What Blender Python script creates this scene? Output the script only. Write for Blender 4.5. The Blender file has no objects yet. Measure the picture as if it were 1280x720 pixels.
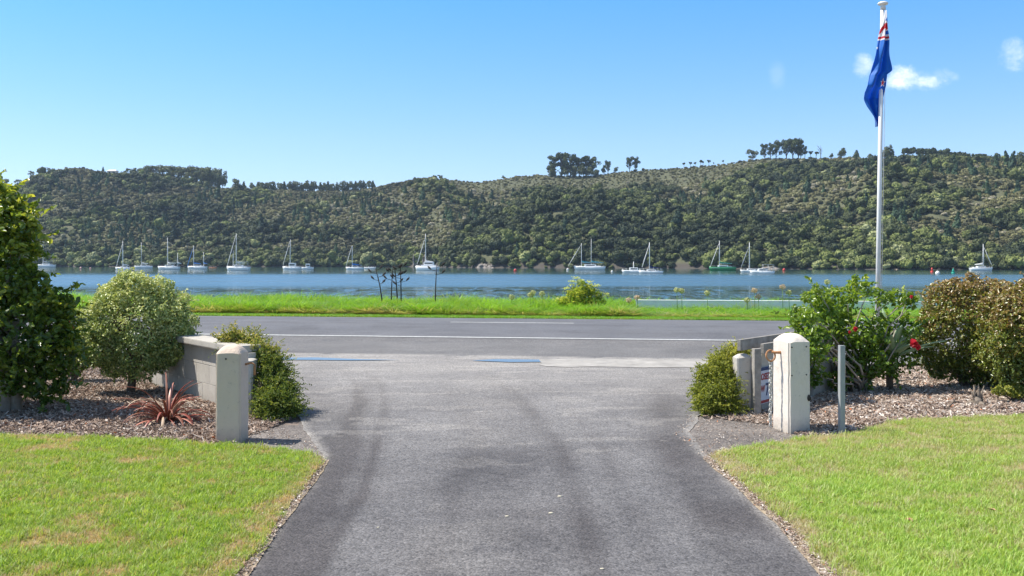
import bpy, bmesh, math, random
import numpy as np
from mathutils import Vector, Matrix, noise as mnoise
R = math.radians
rng = np.random.default_rng(7)
random.seed(7)
SC = bpy.context.scene
COL = SC.collection

# ------------------------------------------------------------------ camera
CAMH = 1.65; F = 1244.0; HOR = 327.0
cam_d = bpy.data.cameras.new('camera'); cam = bpy.data.objects.new('camera', cam_d); COL.objects.link(cam)
cam_d.sensor_width = 36; cam_d.lens = 36 * F / 1280
cam_d.shift_y = -(360 - HOR) / 1280
cam_d.clip_start = .05; cam_d.clip_end = 20000
cam.location = (0, 0, CAMH); cam.rotation_euler = (R(90), 0, 0)
SC.camera = cam

# ------------------------------------------------------------------ light
SUN_EL = 57.0; SUN_AZ = -80.0          # azimuth from +Y, clockwise (negative: to the left)
sd = Vector((math.sin(R(SUN_AZ)) * math.cos(R(SUN_EL)), math.cos(R(SUN_AZ)) * math.cos(R(SUN_EL)), math.sin(R(SUN_EL))))
sl = bpy.data.lights.new('sun', 'SUN'); so = bpy.data.objects.new('sun', sl); COL.objects.link(so)
sl.energy = 5.0; sl.angle = R(.53); sl.color = (1, .955, .88)
so.rotation_euler = sd.to_track_quat('Z', 'Y').to_euler(); so.location = (-30, 10, 40)

SC.view_settings.view_transform = 'Standard'; SC.view_settings.look = 'None'
SC.view_settings.exposure = 0.52; SC.view_settings.gamma = 1
SC.view_settings.use_curve_mapping = False
SC.cycles.max_bounces = 6; SC.cycles.transparent_max_bounces = 6
SC.cycles.volume_bounces = 0

def nd(nt, typ, **kw):
    n = nt.nodes.new(typ)
    for k, v in kw.items():
        if k.startswith('i_'): n.inputs[k[2:].replace('_', ' ')].default_value = v
        else: setattr(n, k, v)
    return n
class MX:                                                      # tiny math DSL
    def __init__(s, nt): s.nt = nt
    def m(s, op, a, b=None, c=None, clamp=False):
        n = s.nt.nodes.new('ShaderNodeMath'); n.operation = op; n.use_clamp = clamp
        for i, v in enumerate((a, b, c)):
            if v is None: continue
            if isinstance(v, (int, float)): n.inputs[i].default_value = v
            else: s.nt.links.new(v, n.inputs[i])
        return n.outputs[0]
    def mix(s, f, a, b, blend='MIX'):
        n = s.nt.nodes.new('ShaderNodeMix'); n.data_type = 'RGBA'; n.blend_type = blend
        for k, v in ((0, f), (6, a), (7, b)):
            if isinstance(v, (int, float)): n.inputs[k].default_value = v
            elif isinstance(v, tuple): n.inputs[k].default_value = (*v, 1) if len(v) == 3 else v
            else: s.nt.links.new(v, n.inputs[k])
        return n.outputs[2]
    def noise(s, vec, scale, detail=3, rough=.55, dist=0):
        n = s.nt.nodes.new('ShaderNodeTexNoise'); n.inputs['Scale'].default_value = scale
        n.inputs['Detail'].default_value = detail; n.inputs['Roughness'].default_value = rough; n.inputs['Distortion'].default_value = dist
        if vec is not None: s.nt.links.new(vec, n.inputs['Vector'])
        return n.outputs['Fac']
    def ramp(s, f, stops):
        n = s.nt.nodes.new('ShaderNodeValToRGB'); cr = n.color_ramp
        while len(cr.elements) < len(stops): cr.elements.new(.5)
        for e, (p, c) in zip(cr.elements, stops):
            e.position = p; e.color = (*c, 1) if isinstance(c, tuple) else (c, c, c, 1)
        s.nt.links.new(f, n.inputs[0]); return n.outputs[0]

w = bpy.data.worlds.new('World'); SC.world = w; w.use_nodes = True
nt = w.node_tree; nt.nodes.clear(); M = MX(nt)
sky = nd(nt, 'ShaderNodeTexSky', sky_type='NISHITA', sun_disc=False, sun_elevation=R(SUN_EL), sun_rotation=R(SUN_AZ),
         altitude=0, air_density=1.0, dust_density=0.3, ozone_density=2.2)
tc = nd(nt, 'ShaderNodeTexCoord'); sp = nd(nt, 'ShaderNodeSeparateXYZ'); nt.links.new(tc.outputs['Generated'], sp.inputs[0])
yy = M.m('MAXIMUM', sp.outputs[1], .05)
u_ = M.m('DIVIDE', sp.outputs[0], yy); v_ = M.m('DIVIDE', sp.outputs[2], yy)
cmb = nd(nt, 'ShaderNodeCombineXYZ'); nt.links.new(u_, cmb.inputs[0]); nt.links.new(v_, cmb.inputs[1])
nz = M.noise(cmb.outputs[0], 30, 8, .65, .6); nz2 = M.noise(cmb.outputs[0], 110, 4, .6)
nz = M.m('ADD', M.m('MULTIPLY', nz, .75), M.m('MULTIPLY', nz2, .25))
tot = None
for (px, py, rx, ry, st) in ((1131, 97, 22, 12, 1.0), (1156, 101, 22, 7, .9), (1081, 83, 12, 14, .5), (1272, 68, 20, 18, .5), (972, 93, 9, 14, .09), (1140, 98, 42, 12, .4)):
    du = M.m('DIVIDE', M.m('SUBTRACT', u_, (px - 640) / F), rx / F)
    dv = M.m('DIVIDE', M.m('SUBTRACT', v_, (HOR - py) / F), ry / F)
    d = M.m('ADD', M.m('MULTIPLY', du, du), M.m('MULTIPLY', dv, dv))
    e = M.m('SUBTRACT', 1.9, d)
    e = M.m('ADD', e, M.m('MULTIPLY', M.m('SUBTRACT', nz, .5), 7.5))
    e = M.m('MULTIPLY', M.m('POWER', M.m('MULTIPLY', e, .42, clamp=True), 1.3), st)
    e = M.m('MULTIPLY', e, M.m('LESS_THAN', d, 6))
    tot = e if tot is None else M.m('MAXIMUM', tot, e)
tot = M.m('MULTIPLY', tot, M.m('GREATER_THAN', sp.outputs[1], .1))
elv = M.ramp(sp.outputs[2], [(0, (.83, .86, 1.10)), (.12, (.72, .87, 1.14)), (.27, (.42, .89, 1.16)), (.60, (1.18, .98, .86))])  # unseen sky overhead given an added warm tint to neutralise cyan shade
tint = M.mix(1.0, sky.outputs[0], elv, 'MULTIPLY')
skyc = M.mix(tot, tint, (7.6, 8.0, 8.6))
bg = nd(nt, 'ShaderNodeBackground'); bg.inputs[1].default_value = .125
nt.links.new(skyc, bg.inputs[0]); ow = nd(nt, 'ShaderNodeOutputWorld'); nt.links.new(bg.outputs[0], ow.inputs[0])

# ------------------------------------------------------------------ helpers
def P(px, py, Y): return Vector(((px - 640) / F * Y, Y, CAMH - (py - HOR) / F * Y))
def G(px, py, z=0.0):
    Y = (CAMH - z) * F / (py - HOR); return ((px - 640) / F * Y, Y)

def _hash(ix, iy, seed):
    h = (ix.astype(np.int64) * 374761393 + iy.astype(np.int64) * 668265263 + seed * 974634777) & 0x7fffffff
    h = (h ^ (h >> 13)) * 1274126177 & 0x7fffffff
    h = (h ^ (h >> 16)) * 83492791 & 0x7fffffff
    return (h & 0xffff) / 65535.0
def vn(x, y, sc, seed=0, oct=3):
    x = np.asarray(x, float) / sc; y = np.asarray(y, float) / sc; t = 0; a = 1; s = 0
    for o in range(oct):
        ix = np.floor(x); iy = np.floor(y); fx = x - ix; fy = y - iy
        fx = fx * fx * (3 - 2 * fx); fy = fy * fy * (3 - 2 * fy)
        v = (_hash(ix, iy, seed + o) * (1 - fx) + _hash(ix + 1, iy, seed + o) * fx) * (1 - fy) + (_hash(ix, iy + 1, seed + o) * (1 - fx) + _hash(ix + 1, iy + 1, seed + o) * fx) * fy
        t = t + v * a; s += a; a *= .5; x = x * 2.03 + 17; y = y * 2.03 + 31
    return t / s
def inpoly(x, y, poly):
    c = np.zeros(len(x), bool); n = len(poly)
    for i in range(n):
        x1, y1 = poly[i]; x2, y2 = poly[(i + 1) % n]
        if y1 == y2: continue
        m = ((y1 > y) != (y2 > y)) & (x < (x2 - x1) * (y - y1) / (y2 - y1) + x1); c ^= m
    return c

def material(name):
    m = bpy.data.materials.new(name); m.use_nodes = True; m.node_tree.nodes.clear()
    nt = m.node_tree; o = nd(nt, 'ShaderNodeOutputMaterial'); b = nd(nt, 'ShaderNodeBsdfPrincipled')
    nt.links.new(b.outputs[0], o.inputs[0]); return m, nt, b, MX(nt), o
def plain(name, c, rough=.5, var=.12, scale=6, metal=0, bump=0.0, bscale=60, spec=.5):
    m, nt, b, M, o = material(name)
    g = nd(nt, 'ShaderNodeNewGeometry')
    tcn = nd(nt, 'ShaderNodeTexCoord')
    n = M.noise(tcn.outputs['Object'], scale, 5, .65)
    lo = tuple(x * (1 - var) for x in c); hi = tuple(min(1, x * (1 + var)) for x in c)
    nt.links.new(M.ramp(n, [(.3, lo), (.7, hi)]), b.inputs['Base Color'])
    b.inputs['Roughness'].default_value = rough; b.inputs['Metallic'].default_value = metal
    b.inputs['Specular IOR Level'].default_value = spec
    if bump:
        bp = nd(nt, 'ShaderNodeBump'); bp.inputs['Strength'].default_value = bump; bp.inputs['Distance'].default_value = .01
        nt.links.new(M.noise(tcn.outputs['Object'], bscale, 4, .6), bp.inputs['Height']); nt.links.new(bp.outputs[0], b.inputs['Normal'])
    return m
def foliage(name, stops, trans=.35, rough=.45, inst=False, spec=.4, tboost=1.6):
    """stops: colour ramp over the per-leaf (or per-plant) random tint"""
    m, nt, b, M, o = material(name)
    a = nd(nt, 'ShaderNodeAttribute', attribute_name='tint')
    if inst: a.attribute_type = 'INSTANCER'
    f = a.outputs['Fac']
    c = M.ramp(f, stops)
    nt.links.new(c, b.inputs['Base Color']); b.inputs['Roughness'].default_value = rough; b.inputs['Specular IOR Level'].default_value = spec
    tr = nd(nt, 'ShaderNodeBsdfTranslucent'); nt.links.new(M.mix(1.0, c, (tboost * 1.08, tboost * 1.0, tboost * .55), 'MULTIPLY'), tr.inputs[0])
    mx = nd(nt, 'ShaderNodeMixShader'); mx.inputs[0].default_value = trans
    nt.links.new(b.outputs[0], mx.inputs[1]); nt.links.new(tr.outputs[0], mx.inputs[2]); nt.links.new(mx.outputs[0], o.inputs[0])
    return m

def tag(o, label=None, cat=None, group=None, kind=None):
    if label: o['label'] = label
    if cat: o['category'] = cat
    if group: o['group'] = group
    if kind: o['kind'] = kind
    return o
def link(o, parent=None):
    COL.objects.link(o)
    if parent is not None: o.parent = parent
    return o
def empty(name, loc=(0, 0, 0), rz=0.0):
    o = bpy.data.objects.new(name, None); o.empty_display_size = .2; COL.objects.link(o); o.location = loc; o.rotation_euler = (0, 0, rz); return o
def npmesh(name, V, faces, mat=None, smooth=False, tint=None):
    """V (n,3); faces (m,k) array of equal-size polygons"""
    V = np.asarray(V, np.float32); Fa = np.asarray(faces, np.int32); me = bpy.data.meshes.new(name)
    me.vertices.add(len(V)); me.vertices.foreach_set('co', V.ravel())
    k = Fa.shape[1]; me.loops.add(Fa.size); me.loops.foreach_set('vertex_index', Fa.ravel())
    me.polygons.add(len(Fa)); me.polygons.foreach_set('loop_start', np.arange(0, Fa.size, k, dtype=np.int32))
    me.polygons.foreach_set('loop_total', np.full(len(Fa), k, np.int32))
    if smooth: me.polygons.foreach_set('use_smooth', np.ones(len(Fa), bool))
    if tint is not None:
        a = me.attributes.new('tint', 'FLOAT', 'POINT'); a.data.foreach_set('value', np.asarray(tint, np.float32))
    me.update(); me.validate()
    if mat is not None: me.materials.append(mat)
    return me
def mobj(name, me, parent=None): return link(bpy.data.objects.new(name, me), parent)
def gridmesh(name, X, Y, Z, mat, attrs=None, smooth=True):
    nr, nc = X.shape; V = np.stack([X.ravel(), Y.ravel(), Z.ravel()], 1)
    i = np.arange(nr - 1)[:, None] * nc + np.arange(nc - 1)[None]; i = i.ravel()
    Fa = np.stack([i, i + 1, i + nc + 1, i + nc], 1)
    me = npmesh(name, V, Fa, mat, smooth)
    for k, v in (attrs or {}).items():
        a = me.attributes.new(k, 'FLOAT', 'POINT'); a.data.foreach_set('value', np.asarray(v, np.float32).ravel())
    return me
class BM:
    """collects primitives into one mesh"""
    def __init__(s): s.b = bmesh.new()
    def box(s, c, d, rz=0, rx=0, ry=0, bev=0):
        r = bmesh.ops.create_cube(s.b, size=1)
        M_ = Matrix.Translation(c) @ Matrix.Rotation(rz, 4, 'Z') @ Matrix.Rotation(ry, 4, 'Y') @ Matrix.Rotation(rx, 4, 'X') @ Matrix.Diagonal((*d, 1))
        bmesh.ops.transform(s.b, matrix=M_, verts=r['verts'])
        if bev:
            ed = {e for v in r['verts'] for e in v.link_edges}
            bmesh.ops.bevel(s.b, geom=list(ed), offset=bev, segments=2, affect='EDGES', profile=.6)
        return s
    def tube(s, pts, rad, n=8, cap=True):
        pts = [Vector(p) for p in pts]; rad = rad if hasattr(rad, '__len__') else [rad] * len(pts); rings = []
        up = Vector((0, 0, 1))
        for i, p in enumerate(pts):
            t = (pts[min(i + 1, len(pts) - 1)] - pts[max(i - 1, 0)]).normalized()
            a = t.cross(up if abs(t.z) < .95 else Vector((1, 0, 0))).normalized(); c = t.cross(a)
            rings.append([s.b.verts.new(p + (a * math.cos(2 * math.pi * k / n) + c * math.sin(2 * math.pi * k / n)) * rad[i]) for k in range(n)])
        for A, B in zip(rings, rings[1:]):
            for k in range(n): s.b.faces.new((A[k], A[(k + 1) % n], B[(k + 1) % n], B[k])).smooth = True
        if cap:
            s.b.faces.new(rings[0][::-1]); s.b.faces.new(rings[-1])
        return s
    def ball(s, c, r, sub=2, sc=(1, 1, 1)):
        q = bmesh.ops.create_icosphere(s.b, subdivisions=sub, radius=r)
        bmesh.ops.transform(s.b, matrix=Matrix.Translation(c) @ Matrix.Diagonal((*sc, 1)), verts=q['verts'])
        for v in q['verts']:
            for f in v.link_faces: f.smooth = True
        return s
    def torus(s, c, Rr, r, mat=Matrix(), n=20, m=8, sx=1.0):
        rings = []
        for i in range(n):
            a = 2 * math.pi * i / n; rings.append([s.b.verts.new(Vector(c) + mat @ Vector(((Rr + r * math.cos(2 * math.pi * k / m)) * math.cos(a) * sx, (Rr + r * math.cos(2 * math.pi * k / m)) * math.sin(a), r * math.sin(2 * math.pi * k / m)))) for k in range(m)])
        for i in range(n):
            A, B = rings[i], rings[(i + 1) % n]
            for k in range(m): s.b.faces.new((A[k], B[k], B[(k + 1) % m], A[(k + 1) % m])).smooth = True
        return s
    def poly(s, pts):
        return s.b.faces.new([s.b.verts.new(p) for p in pts])
    def done(s, name, mat, parent=None, jit=0):
        bmesh.ops.recalc_face_normals(s.b, faces=s.b.faces)
        if jit:
            for v in s.b.verts: v.co += mnoise.noise_vector(v.co * 9) * jit
        me = bpy.data.meshes.new(name); s.b.to_mesh(me); s.b.free()
        if mat: me.materials.append(mat)
        return mobj(name, me, parent)

def leaves(name, pos, nrm, size, mat, parent=None, aspect=.5, tint=None, seed=1, fold=.18, spread=.6, along=None):
    """one mesh of n separate six-vertex folded leaves"""
    g = np.random.default_rng(seed); n = len(pos); pos = np.asarray(pos); nrm = np.asarray(nrm, float)
    nn = nrm + g.normal(0, spread, (n, 3)); nn /= np.linalg.norm(nn, axis=1)[:, None] + 1e-9
    r = g.normal(0, 1, (n, 3)) if along is None else along + g.normal(0, .25, (n, 3))
    t = r - nn * (r * nn).sum(1)[:, None]; t /= np.linalg.norm(t, axis=1)[:, None] + 1e-9
    sdv = np.cross(nn, t); s = (np.asarray(size) * g.uniform(.65, 1.25, n))[:, None]; wv = sdv * s * aspect * .5
    up = nn * s * fold
    b = pos - t * s * .5; tip = pos + t * s * .5 - up * .4
    V = np.stack([b, pos - t * s * .15 + wv + up, pos + t * s * .22 + wv * .8 + up * .8, tip, pos + t * s * .22 - wv * .8 + up * .8, pos - t * s * .15 - wv + up], 1).reshape(-1, 3)
    i = np.arange(n)[:, None] * 6
    Fa = np.concatenate([i + np.array([[0, 1, 2, 3]]), i + np.array([[0, 3, 4, 5]])], 0)
    tt = g.random(n) if tint is None else tint
    me = npmesh(name, V, Fa, mat, False, np.repeat(tt, 6))
    return mobj(name, me, parent)
def lobe_points(lobes, n, seed=1, inner=.25, wob=.22):
    """points near the skins of overlapping lobes (cx,cy,cz,rx,ry,rz); deep interior ones dropped"""
    g = np.random.default_rng(seed); L = np.array([(list(l) + [l[3], l[3]])[:6] if len(l) == 4 else list(l) for l in lobes], float)
    wgt = L[:, 3] * L[:, 5]; k = g.choice(len(L), n * 2, p=wgt / wgt.sum())
    d = g.normal(0, 1, (n * 2, 3)); d /= np.linalg.norm(d, axis=1)[:, None]
    rr = 1 - inner * g.random(n * 2) ** 1.6 + 0
    wobv = 1 + wob * (2 * vn(d[:, 0] * 2 + k * 3.1, d[:, 1] * 2 + d[:, 2] * 2.3, .55, 5, 2) - 1)
    rr = rr * wobv
    p = L[k, :3] + d * L[k, 3:6] * rr[:, None]
    keep = np.ones(len(p), bool)
    for j in range(len(L)):
        q = (p - L[j, :3]) / L[j, 3:6]; keep &= ~((np.linalg.norm(q, axis=1) < .62) & (k != j))
    p = p[keep][:n]; d = d[keep][:n]
    return p, d
def sublobes(lobes, m, fr=.42, seed=3, sc=(.6, 1.0)):
    g = random.Random(seed); out = []
    for (x, y, z, r) in lobes:
        out.append((x, y, z, r * .86))
        for _ in range(m):
            th = g.uniform(0, 2 * math.pi); cz = g.uniform(-.7, 1); sz = math.sqrt(1 - cz * cz); q = r * fr * g.uniform(*sc)
            rad = r * g.uniform(.72, .92)
            out.append((x + math.cos(th) * sz * rad, y + math.sin(th) * sz * rad, z + cz * rad, q))
    return out
def scatter(name, pos, rot, scale, idx, tint, protos):
    """ONE object whose geometry nodes place small prototypes (grass, chips, far woodland)"""
    me = bpy.data.meshes.new(name); n = len(pos)
    me.vertices.add(n); me.vertices.foreach_set('co', np.asarray(pos, np.float32).ravel())
    for nm, ty, dat, key in (('rot', 'FLOAT_VECTOR', rot, 'vector'), ('scl', 'FLOAT_VECTOR', scale, 'vector'), ('idx', 'INT', idx, 'value'), ('tint', 'FLOAT', tint, 'value')):
        a = me.attributes.new(nm, ty, 'POINT')
        a.data.foreach_set(key, np.asarray(dat, np.int32 if ty == 'INT' else np.float32).ravel())
    me.update()
    o = mobj(name, me); c = bpy.data.collections.new(name + '_kinds')
    for q in protos: c.objects.link(q)
    ng = bpy.data.node_groups.new(name, 'GeometryNodeTree')
    ng.interface.new_socket('Geometry', in_out='INPUT', socket_type='NodeSocketGeometry'); ng.interface.new_socket('Geometry', in_out='OUTPUT', socket_type='NodeSocketGeometry')
    gi = ng.nodes.new('NodeGroupInput'); go = ng.nodes.new('NodeGroupOutput'); ip = ng.nodes.new('GeometryNodeInstanceOnPoints')
    ci = ng.nodes.new('GeometryNodeCollectionInfo'); ci.inputs['Collection'].default_value = c; ci.inputs['Separate Children'].default_value = True; ci.inputs['Reset Children'].default_value = True
    def at(nm, ty):
        a = ng.nodes.new('GeometryNodeInputNamedAttribute'); a.data_type = ty; a.inputs['Name'].default_value = nm; return a.outputs['Attribute']
    L = ng.links.new; L(gi.outputs[0], ip.inputs['Points']); L(ci.outputs[0], ip.inputs['Instance']); ip.inputs['Pick Instance'].default_value = True
    L(at('idx', 'INT'), ip.inputs['Instance Index']); L(at('rot', 'FLOAT_VECTOR'), ip.inputs['Rotation']); L(at('scl', 'FLOAT_VECTOR'), ip.inputs['Scale'])
    L(ip.outputs[0], go.inputs[0])
    md = o.modifiers.new('scatter', 'NODES'); md.node_group = ng
    return o

# ------------------------------------------------------------------ ground frame (road runs slightly askew)
AL = math.atan(.15); rc, rs = math.cos(AL), math.sin(AL)
def SQ(s, q): return s * rc + q * rs, -s * rs + q * rc
def Q(x, y): return x * rs + y * rc
def camber(q):
    q = np.asarray(q, float)
    z = np.where((q > 20.0) & (q <= 28.2), .15 * (1 - ((q - 24.2) / 4.2) ** 2).clip(0), 0)
    z = np.where((q > 28.2) & (q <= 35), .012 * (q - 28.2) / 6.8, z)
    z = np.where((q > 35), .012 - (q - 35) * .075, z)
    return np.maximum(z, -3.2)
WZ = -1.45

# materials of the setting
def mat_asphalt(name, ca, cb, agg=1.0, stain=False, rough=.85):
    m, nt, b, M, o = material(name)
    tcn = nd(nt, 'ShaderNodeNewGeometry'); v = tcn.outputs['Position']
    big = M.noise(v, .7, 4, .6, .4); mid = M.noise(v, 9, 4, .6); fin = M.noise(v, 44, 5, .8)
    vo = nd(nt, 'ShaderNodeTexVoronoi'); vo.inputs['Scale'].default_value = 72; nt.links.new(v, vo.inputs['Vector'])
    base = M.ramp(M.m('ADD', M.m('MULTIPLY', big, .6), M.m('MULTIPLY', mid, .4)), [(.36, ca), (.64, cb)])
    spk = M.m('MULTIPLY', vo.outputs['Color'], 1.0)
    k = M.m('ADD', M.m('MULTIPLY', M.m('SUBTRACT', spk, .5), .85 * agg), M.m('ADD', 1.0, M.m('MULTIPLY', M.m('SUBTRACT', fin, .5), 1.9 * agg)))
    k = M.m('MAXIMUM', k, .12)
    kk = nd(nt, 'ShaderNodeCombineColor'); [nt.links.new(k, kk.inputs[i]) for i in range(3)]
    c = M.mix(1.0, base, kk.outputs[0], 'MULTIPLY')
    if stain:
        a = nd(nt, 'ShaderNodeAttribute', attribute_name='stain')
        c = M.mix(a.outputs['Fac'], c, M.mix(1.0, c, (.36, .33, .33), 'MULTIPLY'), 'MIX')
        a2 = nd(nt, 'ShaderNodeAttribute', attribute_name='pale')
        c = M.mix(a2.outputs['Fac'], c, M.mix(1.0, (.40, .37, .33), kk.outputs[0], 'MULTIPLY'), 'MIX')
    nt.links.new(c, b.inputs['Base Color']); b.inputs['Roughness'].default_value = rough
    bp = nd(nt, 'ShaderNodeBump'); bp.inputs['Strength'].default_value = .7 * agg; bp.inputs['Distance'].default_value = .006
    nt.links.new(M.m('ADD', M.m('MULTIPLY', vo.outputs['Distance'], -1), fin), bp.inputs['Height']); nt.links.new(bp.outputs[0], b.inputs['Normal'])
    return m
M_drive = mat_asphalt('driveway_asphalt', (.108, .104, .106), (.200, .192, .188), 1.15, True)
M_road = mat_asphalt('road_asphalt', (.092, .094, .104), (.128, .13, .142), .6, True)
M_should = mat_asphalt('shoulder_asphalt', (.13, .126, .124), (.2, .192, .184), 1.1, True)
M_apron = mat_asphalt('apron_gravelly_asphalt', (.115, .100, .090), (.25, .22, .195), 1.3, True)
M_paint = plain('road_paint', (.56, .56, .53), .7, .25, 14)
M_soil = plain('soil', (.16, .12, .085), .95, .35, 3, bump=.6, bscale=30)
M_mulch = plain('mulch_ground', (.21, .165, .135), .95, .45, 22, bump=1, bscale=70)
M_lawnbase = plain('lawn_soil', (.20, .21, .08), .95, .3, 5)
M_vergebase = plain('verge_soil', (.13, .22, .03), .95, .3, 2)
M_dirt = plain('dry_dirt', (.34, .27, .185), .95, .35, 12, bump=.8, bscale=60)

def ground_strip(name, q, s, mat, dz, attr=None, kind='structure'):
    S_, Q_ = np.meshgrid(s, q); X, Y = SQ(S_, Q_); Z = camber(Q_) + dz
    me = gridmesh(name, X, Y, Z, mat, attr(X, Y, Q_) if attr else None); o = mobj(name, me)
    return tag(o, kind=kind)
qs = np.concatenate([[-400, -100, -20, 0, 10], np.linspace(16, 36, 41), np.linspace(37, 80, 40), [150, 400, 1200, 3000]])
ss = np.concatenate([[-2500, -800, -300, -100], np.linspace(-60, 60, 31), [100, 300, 800, 2500]])
o = ground_strip('ground', qs, ss, M_soil, -.03)

def gauss(d, s): return np.exp(-(d / s) ** 2)
def shoulder_attr(X, Y, Q_):
    st = .28 * gauss(Q_ - 17.25, .10) * (X < 3.4) * (vn(X, Y, .35, 3) > .32) * vn(X, Y, .5, 4) * 1.5
    st += .75 * gauss(Q_ - 17.7 - .1 * X, .45) * gauss(X + 4.6, 1.5) * (vn(X, Y * 2, .35, 9))
    st += .35 * (Q_ > 17.4) * vn(X, Y, .8, 8) 
    return {'stain': st.clip(0, .85), 'pale': (.55 * gauss(Q_ - 17.1, .14) * (vn(X, Y, .3, 12) > .38)).clip(0, 1)}
def road_attr(X, Y, Q_):
    z = vn(X, Q_ * 5, 3, 2)
    st = .3 * z * (gauss(Q_ - 21.9, .35) + gauss(Q_ - 23.4, .3)) + .25 * (vn(X, Q_ * 3, 1.2, 21) > .62)
    return {'stain': st.clip(0, .8), 'pale': 0 * z + .08 * vn(X, Q_, 1.3, 31)}
sr = np.concatenate([[-300, -100, -40], np.arange(-20, 20.1, .12), [40, 100, 300]])
ground_strip('road', np.arange(20.55, 28.01, .12), sr, M_road, .004, road_attr)
ground_strip('road_shoulder', np.arange(16.95, 20.56, .06), sr, M_should, .001, shoulder_attr)
ground_strip('mown_verge', np.linspace(28.0, 30.2, 12), np.linspace(-60, 60, 61), M_vergebase, .002)
ground_strip('grassy_bank', np.linspace(30.2, 48, 40), np.linspace(-60, 60, 61), M_vergebase, -.01)
# painted lines
def paint(name, q0, q1, s0, s1, n=80):
    s = np.linspace(s0, s1, n); S_, Q_ = np.meshgrid(s, np.linspace(q0, q1, 3)); X, Y = SQ(S_, Q_)
    Q_ = Q_ + (vn(X, Y, .3, 5) - .5) * .02; X, Y = SQ(S_, Q_)
    return tag(mobj(name, gridmesh(name, X, Y, camber(Q_) + .009, M_paint)), kind='structure')
paint('road_edge_line', 20.63, 20.72, -60, 60, 400)
for k in range(-5, 6):
    s0 = -5.15 + k * 10; paint('centre_line_dash', 24.02, 24.13, s0, s0 + 3.05, 20)
paint('far_edge_line', 27.72, 27.80, -60, 60, 300)

# driveway: a mapped sheet with tyre stains
yy_ = np.concatenate([np.arange(-8, 5, .5), np.arange(5, 19.2, .06)])
def lerp(y, tab): return np.interp(y, [a for a, b in tab], [b for a, b in tab])
XL = [(-8, -1.5), (5, -1.47), (7.4, -1.53), (8.28, -1.57), (9.2, -1.85), (9.64, -2.0), (10.6, -2.3), (13.4, -3.5), (16, -6.5), (17.3, -9), (19.2, -12)]
XR = [(-8, 1.68), (5, 1.68), (7.4, 1.64), (8.4, 1.68), (8.9, 1.66), (9.6, 1.72), (10.6, 2.0), (13.4, 3.1), (15.4, 5.2), (17.3, 9), (19.2, 12)]
xl = lerp(yy_, XL) + (vn(yy_, yy_ * 0, .25, 3) - .5) * .07; xr = lerp(yy_, XR) + (vn(yy_, yy_ * 0, .25, 6) - .5) * .07
T = np.linspace(0, 1, 220); X = xl[:, None] * (1 - T) + xr[:, None] * T; Y = np.repeat(yy_[:, None], len(T), 1)
qmax = 17.0; Y2 = np.minimum(Y, (qmax - X * rs) / rc)
def curve(pts): return lerp(Y2, [(b, a) for a, b in pts])
st = 0
n1 = vn(X, Y2, .9, 3); n2 = vn(X, Y2, .25, 4)
for pts, wd, am in (([(-1.2, 4.5), (-1.18, 5.5), (-1.33, 7.5), (-1.66, 10.6), (-2.05, 14.3), (-3.2, 16)], .13, .50),
                ([(-.45, 5), (-.42, 7), (-.3, 9), (-.55, 11), (-.85, 13), (-1.0, 15)], .12, .22),
                ([(.5, 4.5), (.42, 6.5), (.40, 8.8), (.05, 11.9), (-.25, 14)], .13, .16),
                ([(.1, 5), (.05, 7), (-.1, 9.5), (0.0, 12)], .45, .22),
                ([(1.25, 5), (1.28, 8), (1.62, 10.5), (1.9, 13), (3.6, 16)], .15, .30),
                ([(1.5, 5), (1.58, 7), (1.5, 9.2), (1.75, 10.9), (2.4, 13.0)], .35, .50),
                ([(-1.6, 9), (-2.0, 10.5), (-2.6, 12.5), (-3, 14)], .35, .45),
                ([G(400, 630)[::1], G(428, 560), G(447, 505), G(444, 480), G(425, 459)], .06, .55), ([G(450, 620), G(470, 560), G(482, 510), G(477, 480), G(455, 459)], .06, .50), ([G(715, 600), G(700, 560), G(655, 500), G(625, 480), G(585, 459)], .09, .26), ([G(770, 600), G(752, 560), G(705, 500), G(672, 478), G(620, 458)], .09, .22)):
    st = st + am * gauss(X - curve(pts) - .08 * (n1 - .5), wd) * (.45 + .9 * n1)
st = st + .2 * (vn(X, Y2 * .4, .8, 17) - .5).clip(0) * 2
st = st + .22 * np.interp(Y2, [5, 9, 12], [1, .6, 0]) * (.5 + n1); st = st * np.interp(Y2, [4, 12, 15.5], [1, 1, .25]) * (.7 + .6 * n2)
pale = .50 * np.interp(Y2, [8, 12, 15, 16.5], [0, .35, .8, 1]) * (.35 + vn(X, Y2 * 4, 1.2, 9)) + .5 * (gauss(X - xl[:, None], .06) + gauss(X - xr[:, None], .07)) * (.3 + n2)
pale = pale + .10 * gauss(X + .3, .35) * (vn(X, Y2, .5, 44) > .5) + .16 * (vn(X, Y2 * 2.5, .7, 61) > .66) * (Y2 > 8)
me = gridmesh('driveway', X, Y2, 0 * X + .006, M_drive, {'stain': (st * 1.05).clip(0, .9), 'pale': pale.clip(0, .8)})
tag(mobj('driveway', me), kind='structure')

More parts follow.
